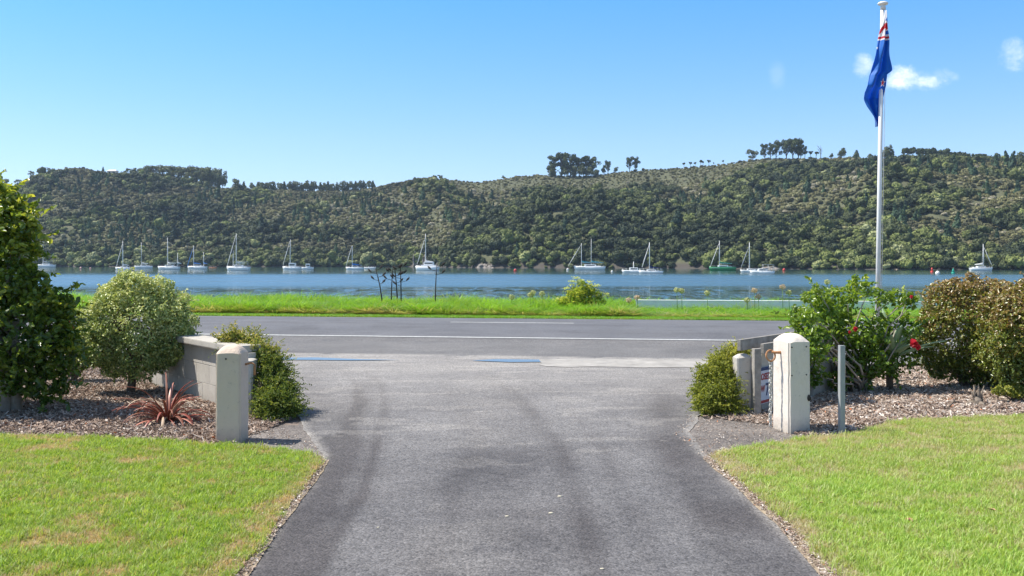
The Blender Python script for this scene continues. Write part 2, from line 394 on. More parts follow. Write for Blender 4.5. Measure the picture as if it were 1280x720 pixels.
def sheet(name, pts, z, mat, jit=.03, seg=.12, kind='structure', thick=None):
    out = []
    for (a, b), (c, d) in zip(pts, pts[1:] + pts[:1]):
        n = max(1, int(math.hypot(c - a, d - b) / seg)) if math.hypot(c - a, d - b) < 25 else 1
        for i in range(n):
            t = i / n; x = a + (c - a) * t; y = b + (d - b) * t
            v = mnoise.noise_vector(Vector((x * 3.1, y * 3.1, 0))) + .5 * mnoise.noise_vector(Vector((x * 11, y * 11, 4)))
            out.append((x + v.x * jit, y + v.y * jit))
    b = bmesh.new(); f = b.faces.new([b.verts.new((x, y, z)) for x, y in out])
    if thick:
        r = bmesh.ops.extrude_face_region(b, geom=[f]); bmesh.ops.translate(b, verts=[v for v in r['geom'] if isinstance(v, bmesh.types.BMVert)], vec=(0, 0, -thick))
    bmesh.ops.triangulate(b, faces=b.faces[:]); bmesh.ops.recalc_face_normals(b, faces=b.faces)
    me = bpy.data.meshes.new(name); b.to_mesh(me); b.free(); me.materials.append(mat)
    return tag(mobj(name, me), kind=kind)
def gp(*a): return [G(px, py) for px, py in a]
MULCH_L = [(-16, 9.3)] + gp((0, 547), (150, 553), (262, 557), (330, 540), (405, 528), (400, 500), (380, 470)) + [(-5.5, 15.6), (-16, 17.5)]
MULCH_R = gp((845, 530), (900, 524), (960, 532), (1010, 548), (1085, 541), (1110, 531), (1280, 523)) + [(16, 10.6), (16, 13.5), (5.0, 15.6)] + gp((870, 470), (850, 500))
sheet('mulch_bed', MULCH_L, -.006, M_mulch); sheet('mulch_bed', MULCH_R, -.006, M_mulch)
APL = gp((407, 580), (330, 562), (262, 558), (240, 553), (262, 540), (320, 531), (372, 532), (384, 512), (440, 530))
APR = gp((884, 578), (950, 559), (1010, 551), (1085, 544), (1078, 537), (1015, 534), (960, 522), (900, 524), (860, 520), (840, 545))
def patch_attr(name, pts, z, mat):
    o = sheet(name, pts, z, mat); return o
patch_attr('gateway_apron', APL, .001, M_apron); patch_attr('gateway_apron', APR, .001, M_apron)
sheet('concrete_strip', gp((672, 450.5), (720, 449.2), (895, 451), (893, 461), (760, 459.5), (678, 459)), .012, plain('pale_concrete', (.335, .315, .285), .9, .28, 3, bump=.6), .10, .08)
LAWN_L = [(-9, -8), (-1.52, -8)] + gp((297, 720), (345, 655), (384, 605), (402, 578)) + gp((385, 571), (330, 563), (262, 560), (200, 556), (100, 550), (0, 548)) + [(-9, 9.4)]
LAWN_R = [(9, -8), (1.72, -8)] + gp((1046, 720), (985, 655), (930, 608), (888, 575)) + gp((905, 568), (1000, 552), (1060, 546), (1085, 541), (1110, 531), (1160, 527), (1280, 523)) + [(9, 10.6)]
EDGE_L = [(-1.75, -8), (-1.42, -8)] + gp((313, 720), (355, 655), (393, 605), (410, 577), (385, 566)) + [(-1.8, 8.1), (-1.75, 5)]
EDGE_R = [(1.95, -8), (1.56, -8)] + gp((1024, 720), (968, 655), (917, 608), (878, 575), (905, 562)) + [(1.95, 8.2), (1.95, 5)]
sheet('dirt_edge', EDGE_L, .010, M_dirt, .02); sheet('dirt_edge', EDGE_R, .010, M_dirt, .02)
sheet('lawn_ground', LAWN_L, .022, M_lawnbase, .02, thick=.03); sheet('lawn_ground', LAWN_R, .022, M_lawnbase, .02, thick=.03)
# puddles in the gutter
m, nt, b, M, o_ = material('puddle_water'); b.inputs['Base Color'].default_value = (.02, .025, .03, 1); b.inputs['Roughness'].default_value = .03; b.inputs['IOR'].default_value = 1.33
b.inputs['Specular IOR Level'].default_value = .9
M_pud = m
sheet('puddle', gp((350, 448.2), (395, 447.8), (455, 450.2), (500, 451), (440, 451.6), (380, 451), (350, 450.8)), .016, M_pud, .01)
sheet('puddle', gp((590, 451.6), (620, 450), (674, 450.6), (676, 453.4), (640, 453.8), (606, 452.6)), .016, M_pud, .01)

# ------------------------------------------------------------------ water
m, nt, b, M, o_ = material('estuary_water')
g_ = nd(nt, 'ShaderNodeNewGeometry'); v = g_.outputs['Position']; s3 = nd(nt, 'ShaderNodeSeparateXYZ'); nt.links.new(v, s3.inputs[0])
mp = nd(nt, 'ShaderNodeMapping'); mp.inputs['Scale'].default_value = (.25, 1, 1); nt.links.new(v, mp.inputs[0])
lowf = M.noise(mp.outputs[0], .035, 3, .6)
yq = M.m('ADD', s3.outputs[1], M.m('MULTIPLY', M.m('SUBTRACT', lowf, .5), 34))
yq = M.m('ADD', yq, M.m('MULTIPLY', s3.outputs[0], -.02))
band = M.ramp(M.m('DIVIDE', yq, 400), [(0, .05), (.28, .06), (.35, .9), (.50, 1.0), (.62, .22), (.8, .06), (1, .04)])
mps = nd(nt, 'ShaderNodeMapping'); mps.inputs['Scale'].default_value = (.05, 1, 1); nt.links.new(v, mps.inputs[0])
band = M.m('ADD', band, M.m('MULTIPLY', M.m('SUBTRACT', M.noise(mps.outputs[0], .22, 4, .7), .5), .8), clamp=True)
mpn = nd(nt, 'ShaderNodeMapping'); mpn.inputs['Scale'].default_value = (1, .16, 1); nt.links.new(v, mpn.inputs[0])
rip = M.noise(mpn.outputs[0], .85, 4, .75)
nearm = M.m('MULTIPLY', M.m('SUBTRACT', 132, yq), .08, clamp=True)
patch = M.m('MULTIPLY', M.m('MULTIPLY', M.m('SUBTRACT', rip, .50), 7.0, clamp=True), M.m('MULTIPLY', nearm, .62))
farp = M.m('MULTIPLY', M.m('MULTIPLY', M.m('SUBTRACT', M.noise(mpn.outputs[0], .25, 4, .75), .56), 6.0, clamp=True), .22)
band = M.m('MAXIMUM', band, M.m('MAXIMUM', patch, farp))
b.inputs['Base Color'].default_value = (.020, .078, .068, 1); b.inputs['IOR'].default_value = 2.0
b.inputs['Coat Weight'].default_value = 1; nt.links.new(band, b.inputs['Coat Weight']); b.inputs['Coat IOR'].default_value = 2.0; b.inputs['Coat Roughness'].default_value = .22
nt.links.new(M.m('ADD', .03, M.m('MULTIPLY', band, .25)), b.inputs['Roughness'])
mp2 = nd(nt, 'ShaderNodeMapping'); mp2.inputs['Scale'].default_value = (.45, 1, 1); nt.links.new(v, mp2.inputs[0])
w1 = M.noise(mp2.outputs[0], 1.6, 4, .65, .3); w2 = M.noise(mp2.outputs[0], .35, 3, .6)
mp3 = nd(nt, 'ShaderNodeMapping'); mp3.inputs['Scale'].default_value = (1, .55, 1); nt.links.new(v, mp3.inputs[0])
w3 = M.noise(mp3.outputs[0], .42, 5, .75, .4)
bq = nd(nt, 'ShaderNodeBump'); bq.inputs['Distance'].default_value = 1.0; bq.inputs['Strength'].default_value = .05; nt.links.new(w3, bq.inputs['Height'])
bp = nd(nt, 'ShaderNodeBump'); bp.inputs['Distance'].default_value = .5; nt.links.new(bq.outputs[0], bp.inputs['Normal'])
nt.links.new(M.m('ADD', .02, M.m('MULTIPLY', band, .42)), bp.inputs['Strength'])
nt.links.new(M.m('ADD', w1, M.m('MULTIPLY', w2, .8)), bp.inputs['Height']); nt.links.new(bp.outputs[0], b.inputs['Normal']); nt.links.new(bp.outputs[0], b.inputs['Coat Normal'])
me = npmesh('water', [(-2600, 40, WZ), (2600, 40, WZ), (2600, 2800, WZ), (-2600, 2800, WZ)], [(0, 1, 2, 3)], m)
tag(mobj('water', me), kind='structure')

# ------------------------------------------------------------------ hills
RID = [(-900, 235), (-300, 240), (-60, 240), (0, 238), (20, 231), (40, 219), (60, 213), (85, 209), (105, 209), (130, 215), (160, 219), (200, 224), (240, 230), (280, 235), (320, 237), (400, 238), (450, 236), (500, 231), (545, 225), (600, 230), (640, 223), (680, 221), (740, 221), (780, 214), (850, 210), (900, 206), (935, 201), (960, 198), (1060, 198), (1100, 200), (1125, 204), (1150, 207), (1200, 212), (1245, 212), (1280, 206), (1500, 215), (1900, 250), (2400, 270)]
RID = [(a_, b_ - (0 if a_ < 480 or a_ > 1110 else 3 if a_ < 780 else 1.5)) for a_, b_ in RID]
SHO = [(-900, 640), (0, 600), (500, 585), (540, 560), (556, 515), (600, 490), (700, 468), (820, 452), (960, 415), (1100, 385), (1280, 372), (2400, 360)]
SPU = [(-900, 333), (543, 333), (549, 318), (560, 297), (590, 272), (640, 254), (700, 240), (740, 236), (790, 242), (860, 253), (930, 262), (1000, 268), (1060, 277), (1120, 290), (1200, 320), (1260, 333), (2400, 333)]
def tabi(px, t): return np.interp(px, [a for a, b in t], [b for a, b in t])
def hillz(px, Y):
    S_ = tabi(px, SHO); D = np.interp(px, [0, 600, 1280], [265, 275, 300]); Rr = S_ + D
    x = (px - 640) / F * Y
    t = (Y - S_) / D
    canopy = 1.2
    zr = CAMH + (HOR - tabi(px, RID)) / F * Rr - canopy
    tt = t.clip(0, 1); f = .35 * tt + .65 * np.sin(tt * math.pi / 2) ** .95; vw = np.interp(px, [540, 600, 900, 1120], [0, 1, 1, 0]); f = f * (1 - vw) + vw * tt ** 1.35
    gul = (vn(x, Y, 70, 11, 3) - .5) * (26 - 14 * vw) * (4 * tt * (1 - tt)) ** .8 + (vn(x, Y, 22, 15, 2) - .5) * 6 * (tt * (1 - tt) * 4)
    z = WZ + (zr - WZ) * f + gul
    z = np.where(t > 1, zr - (t - 1) * 14 - (t - 1) ** 2 * 4, z)
    z = np.where(t < 0, WZ + t * 30, z)
    # nearer spur
    D2 = np.interp(px, [545, 700, 1100], [70, 120, 110]); t2 = (Y - S_) / D2; c2 = t2.clip(0, 1)
    zc = CAMH + (HOR - tabi(px, SPU)) / F * (S_ + D2) - 4.8
    z2 = WZ + (zc - WZ) * np.sin(c2 * math.pi / 2) ** .8 + (vn(x, Y, 26, 19, 3) - .5) * 9 * (4 * c2 * (1 - c2))
    z2 = np.where(t2 > 1, zc - (t2 - 1) * 14, z2)
    z2 = np.where(t2 <= 0, -50, z2)
    spur = (z2 > z) & (px > 540)
    return np.maximum(z, z2), spur
pxs = np.concatenate([np.linspace(-900, -80, 40), np.linspace(-70, 1350, 360), np.linspace(1370, 2400, 50)])
tv = np.concatenate([np.linspace(-.15, 1.3, 110), [1.6, 2.2, 3.5]])
PX, TV = np.meshgrid(pxs, tv); SS = tabi(PX, SHO); YY = SS + TV * np.interp(PX, [0, 600, 1280], [265, 275, 300])
ZZ, _ = hillz(PX, YY); XX = (PX - 640) / F * YY
m, nt, b, M, o_ = material('hill_scrub_floor')
g_ = nd(nt, 'ShaderNodeNewGeometry')
c = M.ramp(M.noise(g_.outputs['Position'], .12, 6, .75), [(.3, (.05, .055, .028)), (.5, (.085, .09, .042)), (.7, (.125, .125, .065))])
zz = nd(nt, 'ShaderNodeSeparateXYZ'); nt.links.new(g_.outputs['Position'], zz.inputs[0])
c = M.mix(M.m('MULTIPLY', M.m('SUBTRACT', 1.8, zz.outputs[2]), .6, clamp=True), c, (.07, .06, .048))
nt.links.new(c, b.inputs['Base Color']); b.inputs['Roughness'].default_value = .95
me = gridmesh('hills', XX, YY, ZZ, m); tag(mobj('hills', me), kind='structure')

# far woodland as one mass: instanced crowns
def crown_proto(name, kind, seed, mat):
    g = np.random.default_rng(seed); b = bmesh.new()
    nl = {'round': 6, 'scrub': 5, 'pine': 7}[kind]
    for k in range(nl):
        if kind == 'pine': zc = .25 + k * .42; r = (1.0 - k * .125) * .72; cx, cy = g.normal(0, .10, 2)
        elif kind == 'round':
            th = 2 * math.pi * k / nl + g.random(); rr = .45 if k else 0; cx, cy = math.cos(th) * rr, math.sin(th) * rr; zc = 1.0 + g.uniform(-.25, .45); r = g.uniform(.42, .68)
        else:
            th = g.random() * 6.28; rr = .6 * g.random(); cx, cy = math.cos(th) * rr, math.sin(th) * rr; zc = .5 + g.uniform(-.1, .25); r = g.uniform(.35, .6)
        q = bmesh.ops.create_icosphere(b, subdivisions=3, radius=1)
        for v in q['verts']:
            d = v.co.copy(); n = mnoise.noise(d * 1.9 + Vector((seed * 3.3, k * 5.1, 0))) * .42 + mnoise.noise(d * 5 + Vector((seed, k, 7))) * .42 + mnoise.noise(d * 11 + Vector((seed, k, 3))) * .25
            v.co = Vector((cx, cy, zc)) + d * r * (1 + n)
            if kind != 'pine': v.co.z = zc + (v.co.z - zc) * .8
    me = bpy.data.meshes.new(name); b.to_mesh(me); b.free()
    V = np.array([v.co[:] for v in me.vertices]); 
    # leafy tufts breaking the outline
    nb = 420; ids = g.choice(len(V), nb); ps = V[ids] * 1.03; s = g.uniform(.07, .19, nb)[:, None]
    a = g.normal(0, 1, (nb, 3)); a /= np.linalg.norm(a, axis=1)[:, None]; c_ = g.normal(0, 1, (nb, 3)); c_ /= np.linalg.norm(c_, axis=1)[:, None]
    TVt = np.stack([ps - a * s, ps + c_ * s, ps + a * s + np.array([0, 0, .08]), ps - c_ * s], 1).reshape(-1, 3)
    F3 = np.array([p.vertices[:] for p in me.polygons]); bpy.data.meshes.remove(me)
    qi = len(V) + np.arange(nb)[:, None] * 4; T3 = np.concatenate([qi + [[0, 1, 2]], qi + [[0, 2, 3]]])
    me = npmesh(name, np.concatenate([V, TVt]), np.concatenate([F3, T3]), mat)
    return bpy.data.objects.new(name, me)
def wood_mat(name, stops):
    m, nt, b, M, o = material(name)
    a = nd(nt, 'ShaderNodeAttribute', attribute_name='tint', attribute_type='INSTANCER')
    g_ = nd(nt, 'ShaderNodeNewGeometry'); n = M.noise(g_.outputs['Position'], .9, 5, .8)
    f = M.m('ADD', a.outputs['Fac'], M.m('MULTIPLY', M.m('SUBTRACT', n, .5), .95))
    c = M.ramp(f, stops); nt.links.new(c, b.inputs['Base Color']); b.inputs['Roughness'].default_value = .7; b.inputs['Specular IOR Level'].default_value = .25
    return m
M_round = wood_mat('forest_crowns', [(0, (.028, .042, .020)), (.3, (.070, .085, .030)), (.55, (.125, .145, .044)), (.8, (.20, .235, .06)), (1, (.30, .31, .15))])
M_scrub = wood_mat('scrub_crowns', [(0, (.055, .062, .030)), (.3, (.125, .118, .058)), (.55, (.20, .188, .085)), (.8, (.285, .275, .12)), (1, (.40, .36, .26))])
M_pinef = wood_mat('young_pines', [(0, (.025, .05, .028)), (.5, (.05, .092, .042)), (1, (.10, .15, .06))])
protos = [crown_proto('a_round_%d' % i, 'round', i + 1, M_round) for i in range(4)] + [crown_proto('b_scrub_%d' % i, 'scrub', i + 11, M_scrub) for i in range(4)] + [crown_proto('c_pine_%d' % i, 'pine', i + 21, M_pinef) for i in range(3)]
g = np.random.default_rng(99)
def forest(spacing, xr_, seed):
    xs = np.arange(xr_[0], xr_[1], spacing); ys = np.arange(360, 930, spacing); X, Y = np.meshgrid(xs, ys)
    X = (X + g.uniform(-.5, .5, X.shape) * spacing).ravel(); Y = (Y + g.uniform(-.5, .5, Y.shape) * spacing).ravel()
    px = X / Y * F + 640; S_ = tabi(px, SHO); D = np.interp(px, [0, 600, 1280], [265, 275, 300]); t = (Y - S_) / D
    k = (t > -.004) & (t < 1.06) & (px > -420) & (px < 1700); X, Y, px, t = X[k], Y[k], px[k], t[k]
    Z, spur = hillz(px, Y)
    # drop those hidden on the spur's far side
    return X, Y, Z, px, t, spur
X, Y, Z, px, t, spur = forest(2.55, (-560, 800), 1)
n = len(X); rnd = g.random(n)
big = vn(X, Y, 70, 41, 2); med = vn(X, Y, 26, 42, 2)
lush = (spur | (t < .14 + .5 * (big - .5)) & (px > 560) | (t < .09)) & (t < .86)
grove = (~lush) & (t < .84) & (vn(X * .8 + Y * .3, Y, 34, 45, 3) > .57)                # gullies with taller darker trees
pine = ((~lush) & (vn(X, Y, 30, 43, 2) > .60) & (rnd < .12) | (rnd < .012)) & (t < .80)
keep_r = g.random(n) < np.where(lush, np.where(t < .05, .95, .76), np.where(grove, .72, 1.0))
bare = ((~lush) & ~pine & (vn(X, Y, 12, 47, 3) > .68) & (rnd < .45)) | ~keep_r
idx = np.where(pine, 8 + g.integers(0, 3, n), np.where(lush | grove, g.integers(0, 4, n), 4 + g.integers(0, 4, n)))
base = np.where(lush, 1.78, np.where(pine, 1.5, np.where(grove, 1.8, 1.36))) * np.exp(g.normal(0, .30, n)) * np.where(t > .86, .62, 1)
base = base.clip(.7, 3.6)
hs = np.where(pine, base * 1.15, base * g.uniform(.7, 1.25, n))
tint = .47 + .55 * (big - .5) + .5 * (med - .5) + .22 * g.normal(0, 1, n)
tint = tint + np.where(spur, -.27, np.where(lush, -.14, .02)) + np.where(grove, -.16, 0)
tint = tint + np.where((~lush) & (g.random(n) < .05), .45, 0)
tint = np.where((t < .03) & (g.random(n) < .5), tint + .3, tint).clip(0, 1)
kp = ~bare
cliffs = [(515, 546, .0, .11), (596, 640, 0, .03), (832, 862, 0, .02)]
for a, b_, t0, t1 in cliffs: kp &= ~((px > a) & (px < b_) & (t < t1) & (g.random(n) < .6))
rot = np.stack([g.normal(0, .08, n), g.normal(0, .08, n), g.uniform(0, 6.28, n)], 1)
o = scatter('hillside_woodland', np.stack([X, Y, Z - .2], 1)[kp], rot[kp], np.stack([base, base, hs], 1)[kp], idx[kp], tint[kp], protos)
tag(o, 'dense bush of manuka scrub and rounded native trees covering the far hillsides', 'woodland', kind='stuff')
print('forest', kp.sum())

# ------------------------------------------------------------------ ridge trees (each its own)
M_bark = plain('bark', (.16, .13, .10), .9, .3, 8, bump=.5, bscale=20)
M_rdark = foliage('ridge_dark_needles', [(0, (.04, .065, .035)), (.6, (.09, .12, .055)), (1, (.16, .19, .08))], .12, .7, spec=.2)
M_rgum = foliage('ridge_gum_leaves', [(0, (.06, .08, .045)), (.6, (.14, .165, .075)), (1, (.25, .27, .11))], .15, .6, spec=.25)
def ridge_tree(kind, seed):
    """unit tree: height 1; root empty > trunk, crown"""
    g = random.Random(seed); lob = []; br = []
    if kind == 'gum':
        for k in range(11):
            a = g.uniform(0, 6.28); r = g.uniform(.05, .5); lob.append((math.cos(a) * r, math.sin(a) * r, g.uniform(.55, .9) - r * .12, g.uniform(.1, .19)))
        for k in range(4):
            a = g.uniform(0, 6.28); r = g.uniform(.2, .45); lob.append((math.cos(a) * r, math.sin(a) * r, g.uniform(.25, .5), g.uniform(.09, .15)))
        n, ls = 900, .075
    elif kind == 'pine':                                      # old spreading pine
        for k in range(17):
            a = g.uniform(0, 6.28); z = g.uniform(.30, .93); r = g.uniform(.08, .46) * math.sqrt(max(0, 1 - ((z - .55) / .45) ** 2)); lob.append((math.cos(a) * r, math.sin(a) * r, z, g.uniform(.09, .17)))
        n, ls = 1300, .065
    elif kind == 'lolly':
        for k in range(7):
            a = g.uniform(0, 6.28); r = g.uniform(0, .24); lob.append((math.cos(a) * r, math.sin(a) * r, g.uniform(.70, .92), g.uniform(.08, .13)))
        n, ls = 600, .08
    elif kind == 'bushy':
        for k in range(9):
            a = g.uniform(0, 6.28); z = g.uniform(.2, .85); r = g.uniform(0, .3); lob.append((math.cos(a) * r, math.sin(a) * r, z, g.uniform(.15, .24)))
        n, ls = 800, .085
    elif kind == 'conifer':
        for k in range(11):
            z = .1 + k * .082; r = (.95 - z) * .30; a = g.uniform(0, 6.28); lob.append((math.cos(a) * r * .4, math.sin(a) * r * .4, z, r * .75 + .05))
        n, ls = 700, .085
    elif kind == 'dead': n = 0
    root = bpy.data.objects.new('tree', None)
    b = BM(); lean = g.uniform(-.04, .04)
    top = {'gum': .6, 'pine': .8, 'lolly': .75, 'bushy': .6, 'conifer': .98, 'dead': .95}[kind]
    b.tube([(0, 0, -.12), (lean * .4, 0, top * .5), (lean, 0, top)], [.034, .024, .008], 6)
    tl = lob if kind in ('gum', 'pine', 'lolly') else lob[:4]
    if kind == 'dead': tl = [(g.uniform(-.3, .3), g.uniform(-.3, .3), g.uniform(.6, 1), .1) for _ in range(9)]
    for (x, y, z, r) in tl:
        z0 = max(.1, z - .28 - g.random() * .15); b.tube([(lean * .5, 0, min(z0, top * .9)), (x * .6, y * .6, z - .1), (x, y, z)], [.013, .009, .005], 5)
    b.b.normal_update(); bmesh.ops.recalc_face_normals(b.b, faces=b.b.faces)
    me = bpy.data.meshes.new('trunk'); b.b.to_mesh(me); b.b.free(); me.materials.append(M_bark); parts = [('trunk', me)]
    if n:
        p, d = lobe_points([(x, y, z, r, r, r * .8) for x, y, z, r in lob], n, seed, .5)
        tmp = leaves('crown', p, d, ls, M_rgum if kind in ('gum', 'bushy') else M_rdark, None, .8, None, seed, .1, .8)
        parts.append(('crown', tmp.data)); bpy.data.objects.remove(tmp)
    return parts
KT = {k: [ridge_tree(k, 100 + 7 * i + hash(k) % 1 + len(k) * 31) for i in range(3)] for k in ('gum', 'pine', 'lolly', 'bushy', 'conifer', 'dead')}
NAMES = {'gum': 'gum_tree', 'pine': 'pine_tree', 'lolly': 'pine_tree', 'bushy': 'bushy_tree', 'conifer': 'conifer', 'dead': 'dead_tree'}
def plant_tree(kind, px, ytop, ybase, wide=1.0, label='', group=None, dt=0.0, variant=None):
    S_ = float(tabi(px, SHO)); D = float(np.interp(px, [0, 600, 1280], [265, 275, 300])); Y = S_ + D * (1.0 + dt)
    z, _ = hillz(np.array([px], float), np.array([Y])); z = float(z[0])
    ztop = CAMH + (HOR - ytop) / F * Y; h = max(2.5, ztop - z)
    root = empty(NAMES[kind], ((px - 640) / F * Y, Y, z), random.uniform(0, 6.28)); root.scale = (h * wide, h * wide, h)
    for nm, me in KT[kind][random.randrange(3) if variant is None else variant]: mobj(nm, me, root)
    tag(root, label, 'tree', group); return root
ORD = ['first', 'second', 'third', 'fourth', 'fifth', 'sixth', 'seventh', 'eighth', 'ninth', 'tenth', 'eleventh', 'twelfth', 'thirteenth', 'fourteenth', 'fifteenth', 'sixteenth', 'seventeenth', 'eighteenth', 'nineteenth', 'twentieth', 'twenty-first', 'twenty-second', 'twenty-third', 'twenty-fourth', 'twenty-fifth', 'twenty-sixth', 'twenty-seventh', 'twenty-eighth']
# wispy ones on the far left shoulder
for i, (px_, yt) in enumerate([(5, 224), (22, 225), (40, 214), (50, 212), (61, 210)]):
    plant_tree('gum', px_, yt - 1, 232, 1.2, '%s wispy tree from the left on the far left ridge shoulder' % ORD[i], 'wispy trees on the left shoulder of the ridge')
plant_tree('conifer', 129, 208, 216, 1.0, 'lone small dark conifer standing left of the white roof on the left hill')
gl = [(160, 210, .9), (171, 209, 1.1), (182, 207, 1.2), (192, 206, 1.3), (203, 205, 1.3), (213, 205.5, 1.2), (224, 207, 1.2), (235, 208, 1.1), (246, 207.5, 1.1), (256, 208, 1.0), (265, 208, 1.0), (274, 211, .8)]
for i, (px_, yt, wd) in enumerate(gl):
    plant_tree('gum', px_, yt, 230, wd, '%s gum tree from the left in the tall stand on the left hill' % ORD[i], 'gum trees in the tall stand on the left hill')
for i, (px_, yt) in enumerate([(243, 214), (254, 215), (263, 214), (272, 217), (278, 219)]):
    plant_tree('bushy', px_, yt, 232, .9, '%s dense tree from the left inside the gum stand' % ORD[i], 'dense trees under the gum stand', dt=-.02)
plant_tree('bushy', 297, 222, 233, 1.0, 'lone rounded dark tree in the gap right of the gum stand')
plant_tree('conifer', 305, 226, 233, 1.1, 'small pointed conifer beside the lone rounded tree right of the gum stand')
for i in range(28):
    px_ = 316 + i * 5.6 + random.uniform(-1.3, 1.3); plant_tree('conifer' if i % 2 else 'bushy', px_, 226.0 + random.uniform(-1.6, 1.8) + (1 if 15 < i < 20 else 0), 235, 1.25 if i % 2 else 1.0,
        '%s conifer from the left in the long dark row on the left ridge' % ORD[i], 'conifers in the long dark ridge row', dt=.01)
for i, (px_, yt) in enumerate([(519, 221), (543, 219), (550, 218), (629, 219)]):
    plant_tree('bushy', px_, yt, 228, 1.2, '%s small round tree from the left between conifer row and big pines' % ORD[i], 'small trees on the middle ridge')
for i, (k, px_, yt, wd) in enumerate([('pine', 693, 195, 1.0), ('pine', 702, 191, 1.05), ('pine', 713, 192, 1.0), ('pine', 724, 197, .95), ('pine', 733, 195, 1.0), ('pine', 741, 197, .9)]):
    plant_tree(k, px_, yt, 218, wd, '%s big pine from the left in the tall cluster on the middle ridge' % ORD[i], 'big pines in the middle ridge cluster')
for i, (px_, yt) in enumerate([(690, 209), (706, 209), (717, 207), (729, 208), (739, 208), (747, 211)]):
    plant_tree('bushy', px_, yt, 218, 1.2, '%s low dense tree from the left at the feet of the big ridge pines' % ORD[i], 'low trees under the middle ridge pines', dt=-.015)
plant_tree('pine', 760, 201, 215, .75, 'slender open pine just right of the tall pine cluster')
plant_tree('bushy', 754, 208, 217, 1.0, 'low dense bush-like tree at the left foot of the slender open pine')
plant_tree('bushy', 770, 208, 217, 1.0, 'low dense bush-like tree at the right foot of the slender open pine')
plant_tree('pine', 787, 196, 213, .75, 'left one of two touching round-headed pines right of the tall cluster')
plant_tree('pine', 794, 196, 213, .7, 'right one of two touching round-headed pines right of the tall cluster')
for i, (px_, yt) in enumerate([(855, 203), (863, 202.5), (869, 202.5), (876, 200), (879, 201), (886, 200), (892, 203), (904, 200)]):
    plant_tree('lolly', px_, yt, 208, 1.1, '%s tiny tree from the left in the line climbing the ridge' % ORD[i], 'tiny trees climbing the ridge')
plant_tree('gum', 941, 185, 197, 1.0, 'thin wispy tree alone left of the tall dark pines on the right ridge')
for i, (px_, yt, wd) in enumerate([(956, 180, .75), (963, 179, .7), (970, 176, .8), (983, 174, .85), (991, 173, .9), (998, 174, .8), (1001, 180, .8)]):
    plant_tree('pine', px_, yt, 195, wd, '%s tall dark pine from the left in the high right clump' % ORD[i], 'tall pines in the high right clump')
for i, px_ in enumerate((1006, 1013, 1020)):
    plant_tree('lolly', px_, 189, 196, 1.4, '%s low flat-topped tree from the left beside the bare dead tree' % ORD[i], 'low flat-topped ridge trees')
plant_tree('dead', 1026, 181, 196, .8, 'bare dead tree standing on the right ridge beside the pine clump')
for i, (k, px_, yt, wd) in enumerate([('bushy', 1039, 191, 1), ('bushy', 1052, 184, 1.1), ('conifer', 1071, 187, 1.6), ('bushy', 1088, 191, 1), ('bushy', 1106, 182, .8), ('conifer', 1113, 180, 1.3)]):
    plant_tree(k, px_, yt, 196, wd, ['low round tree first right of the dead tree', 'broad dark round tree midway between dead tree and flagpole', 'pointed small conifer left of the flagpole on the ridge', 'low round tree just left of the flagpole on the ridge', 'dark bushy tree just right of the flagpole on the ridge', 'taller pointed conifer just right of the flagpole on the ridge'][i])
rowx = [1129, 1135, 1141, 1147, 1153, 1159, 1165, 1171, 1177, 1183, 1190, 1198, 1205, 1212, 1220, 1226, 1232, 1246]
rowt = [184, 184, 183.5, 184, 184.5, 185, 184, 187, 187, 185, 190, 190, 192, 192, 191, 192, 191, 191]
for i, (px_, yt) in enumerate(zip(rowx, rowt)):
    plant_tree('lolly', px_, yt, 200, .85, '%s long-stemmed pine from the left in the open row on the right ridge' % ORD[i], 'long-stemmed pines in the open ridge row')
plant_tree('bushy', 1275, 189, 200, 1.4, 'broad dark tree on the ridge at the right edge of the view')

# white roofed house on the left hill
def hill_pt(px, dt=0.0):
    S_ = float(tabi(px, SHO)); D = float(np.interp(px, [0, 600, 1280], [265, 275, 300])); Y = S_ + D * (1 + dt)
    z, _ = hillz(np.array([px], float), np.array([Y])); return Vector(((px - 640) / F * Y, Y, float(z[0])))
p = hill_pt(141, .0)
hs_ = empty('house', (p.x, p.y, p.z + .6)); tag(hs_, 'low white roofed house half hidden on top of the left hill', 'house')
M_white = plain('white_gelcoat', (.82, .82, .80), .3, .05, 2)
M_dark = plain('dark_glass', (.02, .025, .03), .15, .1, 2)
b = BM(); b.box((0, 0, .9), (7.5, 6, 2.6)); b.done('wall', plain('house_wall', (.6, .56, .5), .8, .05), hs_)
b = BM(); q = [(-4.4, -3.6, 2.2), (4.4, -3.6, 2.2), (4.4, 3.6, 2.2), (-4.4, 3.6, 2.2)]; r_ = [(-3, 0, 3.7), (3, 0, 3.7)]
b.poly([q[0], q[1], r_[1], r_[0]]); b.poly([q[2], q[3], r_[0], r_[1]]); b.poly([q[1], q[2], r_[1]]); b.poly([q[3], q[0], r_[0]]); b.poly(q[::-1]); b.done('roof', M_white, hs_)
b = BM(); b.box((-1.8, -3.01, 1.1), (1.4, .06, 1.1)); b.done('window', M_dark, hs_)
b = BM(); b.box((1.6, -3.01, 1.1), (1.4, .06, 1.1)); b.done('window', M_dark, hs_)

